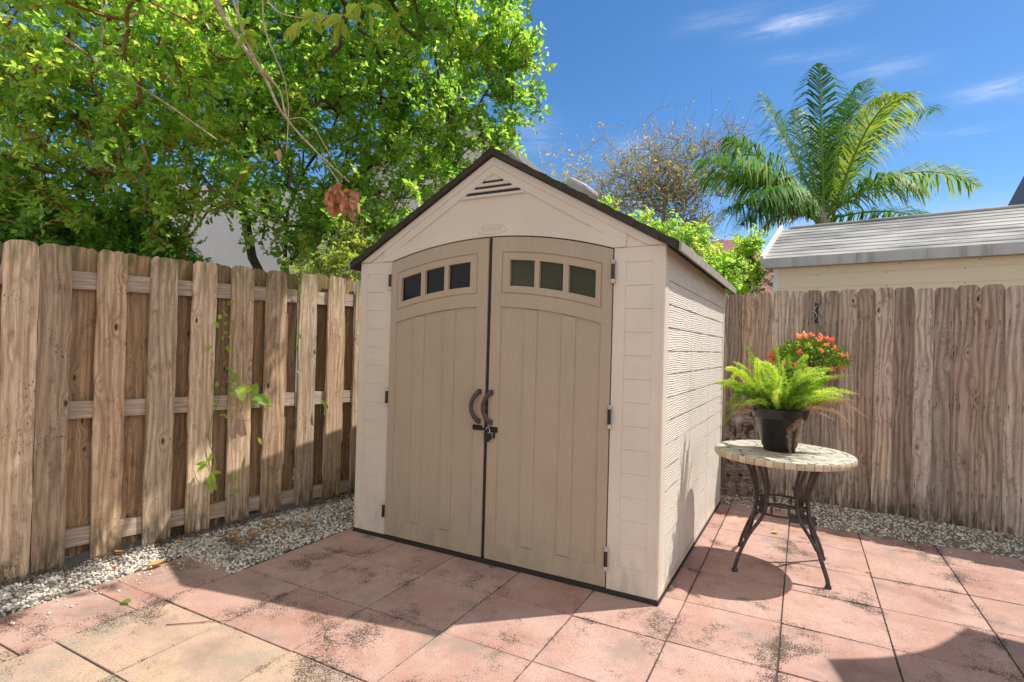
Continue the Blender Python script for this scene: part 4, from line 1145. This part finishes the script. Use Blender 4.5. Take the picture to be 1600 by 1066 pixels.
TW2 = TW.copy(); v3, f3 = twigmesh(np.vstack([TW, np.stack([A[-1:]+0, A[-1:]+.01], axis=1)]), .0055)
fast('trunk', np.vstack([V, v3]), np.vstack([F, f3+len(V)]), np.full(len(F)+len(f3), .5), TWIGG, bt, BL)
keep = rg2.uniform(size=len(F2)//2) < np.repeat(np.clip(1.0-(C[:, 2]-4.2)*.45, .06, .9), 21); keep = np.repeat(keep, 2)
fast('crown', V2, F2[keep], T2[keep], LEAFO, bt, BL)
yb = [(-1.71, 4.28, 3.12, .2), (-1.40, 4.45, 2.98, .26), (-1.01, 4.66, 2.90, .25), (-.70, 4.83, 2.85, .22), (-1.24, 4.54, 2.75, .3), (-.55, 4.7, 2.6, .25), (-1.9, 4.3, 3.2, .16)]
tree('bright_bush', 'bright yellow-green bush showing just above the right slope of the shed roof', 'bush', [(None, [(-1.0, 4.7, 0), (-1.0, 4.7, .8), (-1.02, 4.68, 1.5), (-1.0, 4.65, 2.2)])], yb, 620, .03, TWIGG, LEAF, 51, (-1.0, 4.7, 0),
     ntw=5, nl=8, tl=.15, L=.05, W_=.028, tb=(.62, .3))
gb = [(-.11, 4.59, 2.48, .22), (-.32, 4.47, 2.39, .2), (.02, 4.67, 2.32, .18), (-.04, 4.62, 2.69, .2), (-.18, 3.98, 2.02, .2), (-.22, 4.1, 2.30, .2), (-.05, 4.3, 2.15, .2), (-.3, 4.0, 1.9, .15)]
tree('green_bush', 'green bush with crooked dark limb between the shed corner and the cream building', 'bush', [(None, [(-.4, 4.4, 0), (-.4, 4.4, .8), (-.35, 4.4, 1.5), (-.3, 4.42, 1.95)]), (3, [(-.15, 4.5, 2.05), (-.02, 4.55, 2.25), (.02, 4.6, 2.5)])], gb, 700, .03, BARK, LEAF, 52, (-.4, 4.4, 0),
     ntw=5, nl=8, tl=.15, L=.05, W_=.030, tb=(.62, .3))

# palm -----------------------------------------------------------------------
PL = (.86, 9.65, 0)
palm = thing('palm_tree', 'green coconut palm with arching fronds rising behind the cream building', 'palm', PL)
mb = MB(); zz_ = np.linspace(0, 3.7, 26)
mb.tube([(.95-.09*(z/4), 9.7-.05*(z/4), z) for z in zz_], [.15-.03*z/4+(.010 if k % 2 else 0) for k, z in enumerate(zz_)], 14)
mb.tube([(.86, 9.65, 3.6), (.84, 9.63, 3.85), (.83, 9.62, 4.15)], [.12, .17, .09], 12)
mb.build('trunk', TWIGG, palm, smooth=True, off=PL)
PC = np.array([.83, 9.62, 3.95])
FR = [((.71, 9.87, 7.28), .5, .2), ((1.71, 11.77, 7.60), .9, .4), ((2.43, 11.03, 6.84), 1.1, .45), ((3.05, 12.51, 6.94), 1.6, .1), ((3.41, 10.45, 4.62), 1.5, .75), ((1.95, 8.29, 5.75), 1.3, .85),
      ((-.38, 10.08, 6.99), .2, .3), ((.29, 10.79, 6.80), .3, .35), ((-.89, 8.68, 5.61), .5, .3), ((-1.23, 7.59, 4.85), .9, .5), ((-.77, 7.63, 3.89), .7, .2), ((2.80, 11.83, 4.35), .5, .3),
      ((1.42, 12.20, 6.3), 1.0, .3), ((-.42, 7.35, 3.95), 1.0, .35), ((.88, 11.90, 6.67), 1.0, .3), ((1.25, 10.2, 6.6), .4, .5), ((-.6, 8.4, 4.7), .7, .5), ((2.3, 8.9, 4.3), 1.0, .5), ((-.5, 8.0, 3.7), 1.0, .3), ((-1.4, 9.0, 4.9), 1.0, .4)]
prg = np.random.default_rng(77)
def frond(tip, arc, tn, n=76, mat=PALMM, ll=.84):
    tip = np.array(tip); c = PC+(tip-PC)*.55+np.array([0, 0, arc*.75]); t = np.linspace(0, 1, n)[:, None]
    S0 = PC+prg.normal(0, .05, 3)
    P = S0*(1-t)**2+2*c*t*(1-t)+tip*t**2; T = nrm(np.gradient(P, axis=0))
    mb = MB(); mb.tube(P[::3], np.linspace(.028, .005, len(P[::3])), 6)
    side = nrm(np.cross(T, np.array([0, 0, 1.]))); upv = np.cross(side, T)
    Vs = []; Fs = []; Ts = []; o = 0
    for s_ in (-1, 1):
        i0 = 8; tt = t[i0:, 0]; n_ = len(tt)
        Ls = ll*np.sin(np.clip((tt-.05)*1.08, 0, 1)*PI)**.55*prg.uniform(.85, 1.1, n_)+.10
        d0 = nrm(side[i0:]*s_*1.0+T[i0:]*.75+upv[i0:]*.15+prg.normal(0, .17, (n_, 3)))
        d1 = nrm(d0+np.array([0, 0, -1.15])+prg.normal(0, .12, (n_, 3))); d2 = nrm(d1+np.array([0, 0, -.9]))
        b = P[i0:]; w = nrm(np.cross(d0, upv[i0:]))*.0165; L_ = Ls[:, None]
        p1 = b+d0*L_*.4; p2 = p1+d1*L_*.35; p3 = p2+d2*L_*.25
        V = np.stack([b-w*.6, b+w*.6, p1+w, p1-w, p2+w*.75, p2-w*.75, p3+w*.1, p3-w*.1], axis=1).reshape(-1, 3)
        i = np.arange(n_)[:, None]*8
        F = np.concatenate([i+np.array([[0, 1, 2, 3]]), i+np.array([[3, 2, 4, 5]]), i+np.array([[5, 4, 6, 7]])], axis=1).reshape(-1, 4)
        Vs.append(V); Fs.append(F+o); o += len(V); tv = np.clip(tn+prg.normal(0, .15, n_), 0, 1); Ts.append(np.stack([tv-.05, tv, tv+.2], axis=1).ravel())
    Vr = np.array(mb.v); Fr = [f for f in mb.f if len(f) == 4]
    return np.vstack([Vr]+[v for v in Vs]), np.vstack([np.array(Fr)]+[f+len(Vr) for f in Fs]), np.r_[np.full(len(Fr), .75), np.clip(np.concatenate(Ts), 0, 1)]
for tip, arc, tn in FR:
    V, F, T = frond(tip, arc, tn); fast('frond', V, F, T, PALMM, palm, PL)
V, F, T = frond((-.25, 8.9, 3.75), .7, .6, 40, ll=.5); o = fast('frond', V, F, T, PALMD, palm, PL); tag(o, 'withered yellow brown frond')

# ------------------------------------------------------------------ buildings
def m_siding(name, col, pitch, off=0.0):
    m, g = newmat(name); oc = g.n('ShaderNodeTexCoord').outputs[3]; s3 = g.n('ShaderNodeSeparateXYZ', {0: oc})
    f = g.m('FRACT', g.m('DIVIDE', g.m('ADD', s3.outputs[2], off), pitch))
    ln = g.ss(f, .03, .0, 0, .6); n1 = g.noise(oc, 3, 4)
    c = g.mix(g.ss(n1, .3, .7, 0, .2), col, tuple(x*.85 for x in col)); c = g.mix(ln, c, tuple(x*.45 for x in col))
    finish(g, c, .7, g.m('SUBTRACT', f, g.m('MULTIPLY', ln, 1.0)), .4, .01, spec=.3); return m
def m_corr():
    m, g = newmat('weathered_sheet_roof'); oc = g.n('ShaderNodeTexCoord').outputs[3]
    n1 = g.noise(g.scale(oc, .8, 3, 3), 1.6, 6, .65); n2 = g.noise(g.scale(oc, 3, 30, 30), 1, 5, .6)
    c = g.mix(g.ss(n1, .40, .62), (.40, .385, .35), (.16, .16, .16)); c = g.mix(g.ss(n2, .45, .7, 0, .5), c, (.48, .46, .41))
    finish(g, c, .7, n2, .3, .006, spec=.3); return m
BLD = (.30, 3.96, 0); TB = -math.atan(.14)
bd = thing('outbuilding', 'cream clapboard building with weathered grey ridged roof behind the right fence', 'building', BLD, TB)
CREAM = m_siding('cream_siding', (.80, .68, .50), .142, .06); WHT = plain('white_trim', (.70, .70, .69), .6, var=.08)
def m_fascia():
    m, g = newmat('stained_fascia'); oc = g.n('ShaderNodeTexCoord').outputs[3]
    n = g.noise(g.scale(oc, 9, 3, .8), 1, 5, .65); n2 = g.noise(g.scale(oc, 1.2, 1, 1), 1.3, 3)
    c = g.mix(g.m('MULTIPLY', g.ss(n, .42, .7), g.ss(n2, .4, .62, .1, .9)), (.47, .48, .48), (.17, .17, .17))
    finish(g, c, .6, n, .1, .002); return m
mb = MB(); mb.prism([(0, 0), (6.5, 0), (6.5, 2.30), (0, 2.30)], 0, 2.4); mb.build('wall', CREAM, bd)
mb = MB(); mb.box(-.012, .045, -.012, .04, 0, 2.30); mb.build('corner_trim', WHT, bd)
# roof: lapped courses rising to a ridge 0.95 m behind the wall face
y0, y1, z0, z1, n = -.06, .98, 2.392, 2.93, 10
V = []; F = []
for k in range(n):
    a, b = k/n, (k+1)/n
    ya, yb_ = y0+(y1-y0)*a, y0+(y1-y0)*b; za, zb_ = z0+(z1-z0)*a, z0+(z1-z0)*b
    o = len(V); V += [(-.10, ya, za+.011), (6.7, ya, za+.011), (6.7, yb_, zb_+.004), (-.10, yb_, zb_+.004), (-.10, ya, za-.02), (6.7, ya, za-.02), (-.10, yb_, zb_-.02), (6.7, yb_, zb_-.02)]
    F += [(o, o+1, o+2, o+3), (o+4, o+5, o+1, o), (o+4, o, o+3, o+6), (o+1, o+5, o+7, o+2), (o+5, o+4, o+6, o+7)]
mb = MB().add(V, F); rf = mb.build('roof', m_corr(), bd)
mb = MB(); mb.add([(-.10, y1, z1+.004), (6.7, y1, z1+.004), (6.7, 2.5, 2.36), (-.10, 2.5, 2.36), (-.1, y1, z1-.02), (6.7, y1, z1-.02), (6.7, 2.5, 2.33), (-.1, 2.5, 2.33)], [(0, 1, 2, 3), (7, 6, 5, 4), (0, 3, 7, 4), (2, 1, 5, 6), (3, 2, 6, 7)])
mb.build('rear_roof', rf.data.materials[0], bd)
mb = MB(); mb.box(-.10, 6.7, -.085, -.062, 2.300, 2.405); mb.build('fascia', m_fascia(), bd)
mb = MB(); mb.box(-.10, 6.7, -.0615, .9, 2.303, 2.320); mb.build('soffit', WHT, bd)
ax_ = (0, y1-y0, z1-z0); nn_ = (0, -(z1-z0), y1-y0)
mb = MB(); mb.obox((-.118, (y0+y1)/2-.01, (z0+z1)/2), ((1, 0, 0), ax_, nn_), (.016, .60, .055)); mb.build('rake_trim', WHT, bd)
mb = MB(); mb.tube([(-.02, y1, z1+.012), (6.7, y1, z1+.012)], .022, 10); mb.build('ridge_cap', rf.data.materials[0], bd)
mb = MB()
for zc in (2.28, 2.20, 2.06):
    for k in range(9): mb.obox((.35+k*.62+(zc*7 % 1)*.2, -.002, zc), ((1, 0, 0), (0, 1, 0), (0, 0, 1)), (.004, .003, .004))
mb.build('nail_head', DKBASE, bd)
# far gabled house at the right edge
fh = thing('far_house', 'grey gabled house rising past the right picture edge behind the cream building', 'building', (5.6, 10, 0))
mb = MB(); mb.prism([(4.20, 0), (7.16, 0), (7.16, 3.75), (5.68, 7.3), (4.20, 3.75)], 8.9, 13); mb.build('wall', plain('taupe_wall', (.34, .30, .26), .8), fh, off=(5.6, 10, 0))
mb = MB()
for sg in (-1, 1):
    a = np.array([5.68, 7.64]); b = np.array([5.68+sg*1.83, 7.64-4.4]); d = (b-a)/np.linalg.norm(b-a); nm = np.array([-d[1], d[0]])*(1 if sg > 0 else -1)
    q = [a, b, b-nm*.12*(1 if nm[1] > 0 else -1), a-nm*.12*(1 if nm[1] > 0 else -1)]
    mb.prism([tuple(p) for p in (q if sg < 0 else q[::-1])], 8.65, 13.2)
mb.build('roof', plain('grey_roof', (.16, .16, .165), .8, sc=30), fh, off=(5.6, 10, 0))
# red tiled house far behind
def m_tiles():
    m, g = newmat('red_tiles'); oc = g.n('ShaderNodeTexCoord').outputs[3]
    br = g.n('ShaderNodeTexBrick', {'Vector': g.scale(oc, 1, 1, 1), 'Scale': 3.4, 'Color1': (.36, .13, .11, 1), 'Color2': (.46, .20, .17, 1), 'Mortar': (.14, .06, .05, 1), 'Mortar Size': .03}).outputs[0]
    finish(g, br, .8, g.noise(oc, 30, 3), .3, .01); return m
rh = thing('red_roofed_house', 'distant house with red tiled roof between shed roof and cream building', 'building', (-1.8, 20, 0))
mb = MB(); mb.box(-5.2, -.2, 18.2, 24, 0, 3.2); mb.build('wall', WHT, rh, off=(-1.8, 20, 0))
mb = MB(); V = [(-5.5, 17.8, 3.1), (0.0, 17.8, 3.1), (-1.5, 21, 5.9), (-5.5, 21, 5.9), (0, 24.3, 3.1), (-5.5, 24.3, 3.1)]
mb.add(V, [(0, 1, 2, 3), (1, 4, 2), (4, 5, 3, 2), (0, 3, 5), (5, 4, 1, 0)]); mb.build('roof', m_tiles(), rh, off=(-1.8, 20, 0))
# pale two-storey neighbour behind the left crowns
nh = thing('neighbour_house', 'pale grey two-storey gabled house seen through the tree left of the shed', 'building', (-6.5, 5.8, 0))
WALLP = plain('pale_stucco', (.72, .67, .68), .85, var=.05, sc=30, bstr=.4)
ua = np.array([.879, .476, 0]); va = np.array([-.476, .879, 0]); O0 = np.array([-8.9, 3.2, 0])
def hp(u, v, z): return tuple(O0+ua*u+va*v+np.array([0, 0, z]))
mb = MB(); g5 = [(0, 0), (5.9, 0), (5.9, 3.3), (4.1, 5.2), (0, 5.2)]
g5 = [(-.9, 0), (6.2, 0), (6.2, 4.1), (4.3, 5.7), (2.4, 4.1), (-.9, 4.1)]
n = len(g5); V = [hp(u, 0, z) for u, z in g5]+[hp(u, 6, z) for u, z in g5]
mb.add(V, [tuple(range(n)), tuple(range(2*n-1, n-1, -1))]+[((i+1) % n, i, n+i, n+(i+1) % n) for i in range(n)]); mb.build('wall', WALLP, nh, off=(-6.5, 5.8, 0))
mb = MB()
for (a, b) in (((4.3, 5.82), (6.5, 3.97)), ((4.3, 5.82), (2.1, 3.97))):
    V = [hp(a[0], -.25, a[1]), hp(b[0], -.25, b[1]), hp(b[0], -.25, b[1]-.14), hp(a[0], -.25, a[1]-.14), hp(a[0], 6.2, a[1]), hp(b[0], 6.2, b[1]), hp(b[0], 6.2, b[1]-.14), hp(a[0], 6.2, a[1]-.14)]
    mb.add(V, [(0, 1, 2, 3), (7, 6, 5, 4), (0, 4, 5, 1), (2, 6, 7, 3), (1, 5, 6, 2), (3, 7, 4, 0)])
mb.build('roof', WHT, nh, off=(-6.5, 5.8, 0))

# ------------------------------------------------------------------ potted fern on the table
PTX, PTY, PTZ = .515, .955, .728
pf = thing('potted_fern', 'bushy lime-green foxtail fern in a glossy black pot on the table', 'potted plant', (PTX, PTY, PTZ))
mb = MB().lathe([(0, .001), (.086, .001), (.091, .006), (.095, .028), (.101, .032), (.148, .205), (.157, .210), (.166, .262), (.168, .268), (.162, .270), (.156, .262), (.150, .225), (0, .225)], n=56)
pot = mb.build('pot', BLKP, pf, smooth=True, angle=50)
mb = MB().lathe([(0, .232), (.08, .236), (.151, .228)], n=32); mb.build('soil', SOILM, pot)
frg = np.random.default_rng(12)
def plume(base, tip, arc, n, L0, bare=0.0, rad=.030):
    base = np.array(base, float); tip = np.array(tip, float); c = (base+tip)/2+np.array([0, 0, arc]); t = np.linspace(0, 1, n)
    P = base*((1-t)**2)[:, None]+2*c*(t*(1-t))[:, None]+tip*(t**2)[:, None]+np.outer(np.sin(t*PI*1.5)*t, frg.normal(0, .03, 3))-np.outer(t**3, (0, 0, frg.uniform(0, .07))); T = nrm(np.gradient(P, axis=0))
    sel = t > bare; k = 9; Pp = np.repeat(P[sel], k, axis=0); Tt = np.repeat(T[sel], k, axis=0); tt = np.repeat(t[sel], k)
    R0 = frg.normal(size=Pp.shape); R0 = nrm(R0-Tt*np.sum(R0*Tt, axis=1, keepdims=True)); D = nrm(R0+Tt*.65)
    ln = rad*(1.05-.8*np.abs(tt-.30))*frg.uniform(.6, 1.2, len(tt)); ln *= np.clip((1-tt)*6, .25, 1)
    V, F = leaves(Pp, D, frg.normal(size=D.shape), ln, ln*.11, 0, 0)
    # tiny side needles to fluff the plume
    Q = Pp+D*ln[:, None]*frg.uniform(.2, .9, len(tt))[:, None]; D2 = nrm(D+frg.normal(0, .7, D.shape)); V2, F2 = leaves(Q, D2, frg.normal(size=D.shape), ln*.45, ln*.11, 0, 0)
    return P, np.vstack([V, V2]), np.vstack([F, F2+len(V)])
Vs = []; Fs = []; Ts = []; o = 0; stems = []
specs = []
# fronds: measured outline tips (relative to pot centre in the view-facing plane) plus random filling
ex = np.array([Rv[0], Rv[1], 0]); ex /= np.linalg.norm(ex); ey = np.array([-ex[1], ex[0], 0])
for (a, z, dpt) in [(-.41, .45, 0), (-.37, .54, .05), (-.29, .60, 0), (-.20, .66, .05), (-.34, .36, -.05), (-.12, .62, -.05), (-.02, .66, .02), (.06, .64, .0), (.12, .63, -.08), (.20, .60, .05), (.29, .55, .02), (.40, .49, .05),
                    (.46, .41, 0), (.38, .36, -.06), (.30, .40, -.15), (-.25, .40, -.18), (-.12, .46, -.22), (.02, .50, -.22), (.12, .44, -.24), (.22, .46, -.18), (-.38, .20, -.05), (-.31, .25, -.12),
                    (-.30, .50, .15), (-.1, .6, .2), (.1, .6, .22), (.25, .5, .2), (.38, .4, .18), (-.36, .38, .18), (.0, .4, .3), (.2, .36, .3), (-.2, .36, .3), (.33, .30, -.05)]:
    specs.append((ex*a*1.07+ey*dpt, z, frg.uniform(.08, .17)))
for q in range(46):
    a = frg.uniform(0, 2*PI); rr_ = frg.uniform(.08, .36); specs.append((ex*rr_*math.cos(a)+ey*rr_*math.sin(a), frg.uniform(.32, .60), frg.uniform(.06, .15)))
for v, z, arc in specs:
    b = v*.16+np.array([0, 0, .235]); tp = v+np.array([0, 0, z]); ln = np.linalg.norm(tp-b)
    P, V, F = plume(b, tp, arc, int(ln*260), .03, .10, frg.uniform(.022, .036))
    stems.append((P, .0016)); Vs.append(V); Fs.append(F+o); o += len(V); Ts.append(np.clip(frg.normal(.5, .3)+frg.normal(0, .15, len(F)), 0, 1))
fast('foliage', np.vstack(Vs), np.vstack(Fs), np.concatenate(Ts), FERNM, pf)
mb = MB()
for P, r in stems: mb.tube(P[::6], r, 4, cap=False)
mb.build('stems', STEMG, pf)
Vs = []; Fs = []; Ts = []; o = 0; mb = MB()
for (a, z, d, arc) in [(.53, .29, -.02, .12), (.50, .31, .03, .13), (.44, .30, -.08, .12), (.40, .16, -.1, .20), (-.40, .27, 0, .06), (-.34, .30, -.06, .08), (-.30, .26, .06, .06), (.30, .27, -.14, .06), (.22, .26, -.18, .05), (.34, .33, 0, .06)]:
    v = ex*a+ey*d; P, V, F = plume(v*.2+np.array([0, 0, .235]), v+np.array([0, 0, z]), arc, int(abs(a)*160)+20, .02, .25, .022)
    mb.tube(P[::4], .0013, 4, cap=False); Vs.append(V); Fs.append(F+o); o += len(V)
for (a, dz) in ((.0, .09), (.035, .06), (-.03, .02)):
    hb = ex*(a+.02)-ey*.172
    P, V, F = plume(hb*.7+np.array([0, 0, .262]), hb+np.array([0, 0, dz])+ey*.02, .06, 46, .02, .2, .024)
    mb.tube(P[::4], .0014, 4, cap=False); Vs.append(V); Fs.append(F+o); o += len(V)
F = np.vstack(Fs); fast('dry_fronds', np.vstack(Vs), F, frg.uniform(0, 1, len(F)), DRYM, pf); mb.build('dry_stems', DRYM, pf)

# flowers on the fence ----------------------------------------------------------
FP = (.67, 2.69, 1.04)
fw = thing('flower_basket', 'dark wall basket of small red and orange flowers hung on the right fence', 'flower basket', FP, TH_R)
prof = [(.0, -.0), (.09, .01), (.14, .07), (.155, .15)]
mb = MB().lathe(prof+[(.148, .15), (.13, .06), (0, .03)], n=28); mb.build('basket', BLK, fw, smooth=True)
mb = MB().lathe([(0, .135), (.148, .14)], n=20); mb.build('soil', SOILM, fw)
frg = np.random.default_rng(9); n = 520
d = nrm(frg.normal(size=(n, 3))); d[:, 2] = np.abs(d[:, 2])*1.0-.12; rad = frg.uniform(.45, 1, n)**.5
C = np.array([.0, -.03, .235])+d*rad[:, None]*np.array([.31, .15, .235])
P = np.repeat(C, 4, axis=0)+frg.normal(0, .012, (n*4, 3)); D = nrm(frg.normal(size=P.shape)+np.repeat(d, 4, axis=0)); V, F = leaves(P, D, frg.normal(0, .6, P.shape)+np.array([0, -.3, 1.]), frg.uniform(.02, .038, n*4), frg.uniform(.011, .02, n*4))
fast('foliage', V, F, np.repeat(np.clip(frg.normal(.5, .3, n*4), 0, 1), 2), LEAF, fw)
mb = MB()
for k in range(46): mb.tube([(0, -.02, .14), tuple(C[k*7]*.6+np.array([0, 0, .06])), tuple(C[k*7])], .0018, 4, cap=False)
mb.build('stems', STEMG, fw)
fc = []
for k in range(34):
    a = frg.uniform(0, PI); b = frg.uniform(-.5, 1.4); dd = np.array([math.cos(a)*math.cos(b), -abs(math.sin(a))*math.cos(b)*.6-.2, math.sin(b)]); dd /= np.linalg.norm(dd)
    fc.append(np.array([0, -.03, .235])+dd*np.array([.325, .165, .25]))
for c in fc:
    m_ = 22; cc = c+frg.normal(0, .008, (m_, 3)); ctr = np.array([0, -.03, .2]); out = nrm((c-ctr)[None])
    D = nrm(frg.normal(0, .8, (m_, 3))+out*.3); V, F = leaves(cc, D, out+frg.normal(0, .3, (m_, 3)), frg.uniform(.014, .024, m_), frg.uniform(.010, .017, m_), .1, .1)
    tv = frg.uniform(.1, .9); fast('flower_cluster', V, F, np.clip(tv+frg.normal(0, .2, len(F)), 0, 1), FLOWM, fw)
# metal gate hook on the fence slot
hk = thing('metal_hook', 'small bent grey metal hook hanging in a dark slot near the fence top', 'hook', (.705, 2.80, 1.70), TH_R)
mb = MB(); mb.box(.000, .026, -.016, -.012, -.075, .105); mb.build('slot_plate', DKBASE, hk, bevel=.001)
tubes([([(.014, -.022, .085), (.004, -.026, .055), (-.004, -.028, .035), (.010, -.030, .02), (.018, -.028, -.01), (.006, -.026, -.04), (-.016, -.024, -.07)], .0045), ([(-.004, -.028, .035), (-.025, -.028, .03), (-.036, -.024, .01)], .0035)], 8).build('hook', STEEL, hk, smooth=True, angle=0)

# ------------------------------------------------------------------ fallen leaves, twigs
frg = np.random.default_rng(66)
LB = {'gravel': 'brown curled dead leaf on the gravel below the left fence', 'paver': 'yellow fallen leaf on the pavers behind the table'}
spots = [(-2.60, -.62, .03, .11, .5, 'largest curled brown leaf on the gravel beside the paved corner'), (-2.68, -.55, .03, .09, .3, None), (-2.54, -.50, .028, .09, .2, None), (-2.62, -.36, .03, .08, .4, None), (-2.55, -.30, .028, .09, .3, None),
         (-2.66, -.42, .03, .07, .5, None), (-2.50, -.62, .028, .07, .6, None), (-2.48, -.12, .028, .08, .8, 'orange-brown leaf on the gravel nearest the shed corner'), (-2.63, -1.08, .02, .11, .95, 'long pale tan leaf lying at the edge of the first paver'),
         (-2.78, -1.22, .02, .05, .6, 'small brown leaf half on gravel near the long tan leaf'), (-2.83, -.82, .03, .07, .9, 'orange leaf on the gravel under the fence'), (-2.95, -1.12, .04, .06, .6, None)]
def leafobj(P, L, W_, tint, mat, label, cat='leaf', group=None, rot=0.0, name='fallen_leaf', curl=.3):
    m = 9; t = np.linspace(0, 1, m); w = W_*np.sin(t*PI)**.8*.5+.0008; V = []; F = []
    for k in range(m):
        x = (t[k]-.5)*L; z = curl*L*(t[k]-.5)**2*2; tw = .5*frg.normal()*.1
        V += [(x, -w[k], z+w[k]*.5+tw*.01), (x, 0, z), (x, w[k], z+w[k]*.6)]
    for k in range(m-1):
        for q in (0, 1): a = k*3+q; F.append((a, a+1, a+4, a+3))
    mb = MB().add(V, F, tint); o = mb.build(name, mat, smooth=True, angle=0); o.location = P; o.rotation_euler = (frg.uniform(-.2, .2), frg.uniform(-.15, .15), rot)
    tag(o, label, cat, group); return o
for k in range(9):
    y = frg.uniform(-.75, -.2); spots.append((-2.62+frg.normal(0, .09), y, .03, frg.uniform(.05, .085), frg.uniform(0, .7), None))
for x, y, z, L, tn, lb in spots:
    leafobj((x, y, z), L, L*.42, tn, FALLM, lb or 'brown curled dead leaf among the heap on the gravel by the left fence', 'leaf', 'dead leaves on the left gravel', frg.uniform(0, 6.28))
leafobj((.47, 1.63, .006), .055, .032, .95, plain('yellow_leaf', (.75, .52, .02), .5), 'bright yellow fallen leaf on the pavers behind the table', rot=.3)
leafobj((.78, 1.42, .006), .03, .018, .9, FALLM, 'tiny pale leaf on the paver right of the table', rot=1.3)
leafobj((1.02, 1.15, .006), .03, .02, .9, FALLM, 'small pale leaf on the paver joint furthest right of the table', rot=.3)
leafobj((-2.31, -1.40, .006), .06, .035, .2, LEAFD, 'dark green fallen leaf on the leftmost sunlit pavers', rot=.2, curl=.1)
for k in range(14):
    leafobj((frg.uniform(.05, .5), frg.uniform(2.35, 2.75), .012), frg.uniform(.03, .055), .02, frg.uniform(.3, 1), FALLM, 'small orange-brown leaf littered in the corner below the old timber', 'leaf', 'leaf litter by the old timber', frg.uniform(0, 6.28))
for k in range(7):
    x = frg.uniform(.9, 2.2); leafobj((x, rfy(x)-.05-frg.uniform(0, .08), .012), .05, .022, frg.uniform(.2, .9), FALLM, 'brown leaf on the gravel strip under the right fence', 'leaf', 'dead leaves under the right fence', frg.uniform(0, 6.28))
mb = MB()
for k in range(1000):   # mulch of twigs and shreds at the foot of the left fence
    y = frg.uniform(-2.2, 2.2); x = lfx(y)+abs(frg.normal(0, .05+.03*max(0, y)))+.0; a = frg.uniform(0, PI); l = frg.uniform(.02, .07); z = .012+frg.uniform(0, .02)
    mb.tube([(x, y, z), (x+math.cos(a)*l*.5, y+math.sin(a)*l*.5, z+.006), (x+math.cos(a)*l, y+math.sin(a)*l, z+frg.uniform(-.005, .015))], .0022, 4, cap=False)
tag(mb.build('twig_litter', BARK), 'dark twigs and bark shreds along the foot of the left fence', 'litter', kind='stuff')
for (P, lb) in (([(-1.93, -1.42, .004), (-1.82, -1.33, .005), (-1.72, -1.24, .004)], 'thin curved dry twig on the yellow pavers'), ([(-1.26, -1.08, .004), (-1.22, -1.13, .006), (-1.17, -1.12, .004)], 'short dark twig on the pink pavers in front of the doors'),
                ([(-1.99, -.28, .004), (-1.93, -.33, .005), (-1.86, -.31, .004)], 'hooked thin twig on the shaded pavers near the gravel corner')):
    tag(tubes([(P, .0025), ([P[1], (P[1][0]+.02, P[1][1]+.04, .004)], .0018)], 5).build('twig', BARK), lb, 'twig')

# ------------------------------------------------------------------ patio umbrella just outside the frame (its shadow falls in)
uc = np.array([1.92, -.50]); H = 2.25; US = np.array([SUN.x/SUN.z, SUN.y/SUN.z])
uctr = uc+US*H
um = thing('patio_umbrella', 'patio umbrella standing just outside the right edge, casting the scalloped shadow', 'umbrella', (uctr[0], uctr[1], 0))
um_m = plain('umbrella_canvas', (.30, .22, .16), .9)
tips = []
a0 = math.atan2(-.105+.50, .771-1.92)
for k in range(8): a = a0+k*PI/4; tips.append((1.215*math.cos(a), 1.215*math.sin(a)))
V = [(0, 0, H+.40)]; F = []; ns = 8; ring = []
for k in range(8):
    p, q = np.array(tips[k]), np.array(tips[(k+1) % 8])
    for s_ in range(ns):
        f = s_/ns; e = p*(1-f)+q*f; e = e*(1-.075*math.sin(f*PI)); ring.append((e[0], e[1], H+.02*math.sin(f*PI)))
m_ = len(ring); V += [(x*.5, y*.5, H+.24) for x, y, z in ring]+ring
for k in range(m_): F += [(0, 1+k, 1+(k+1) % m_)]; F += [(1+k, 1+m_+k, 1+m_+(k+1) % m_, 1+(k+1) % m_)]
mb = MB().add(V, F); mb.build('canopy', um_m, um)
mb = MB().tube([(0, 0, .05), (0, 0, H+.45)], .02, 12); mb.build('pole', BLK, um)
mb = MB().lathe([(0, .09), (.05, .09), (.22, .04), (.24, 0), (0, 0)], n=30); mb.build('base', BLK, um)
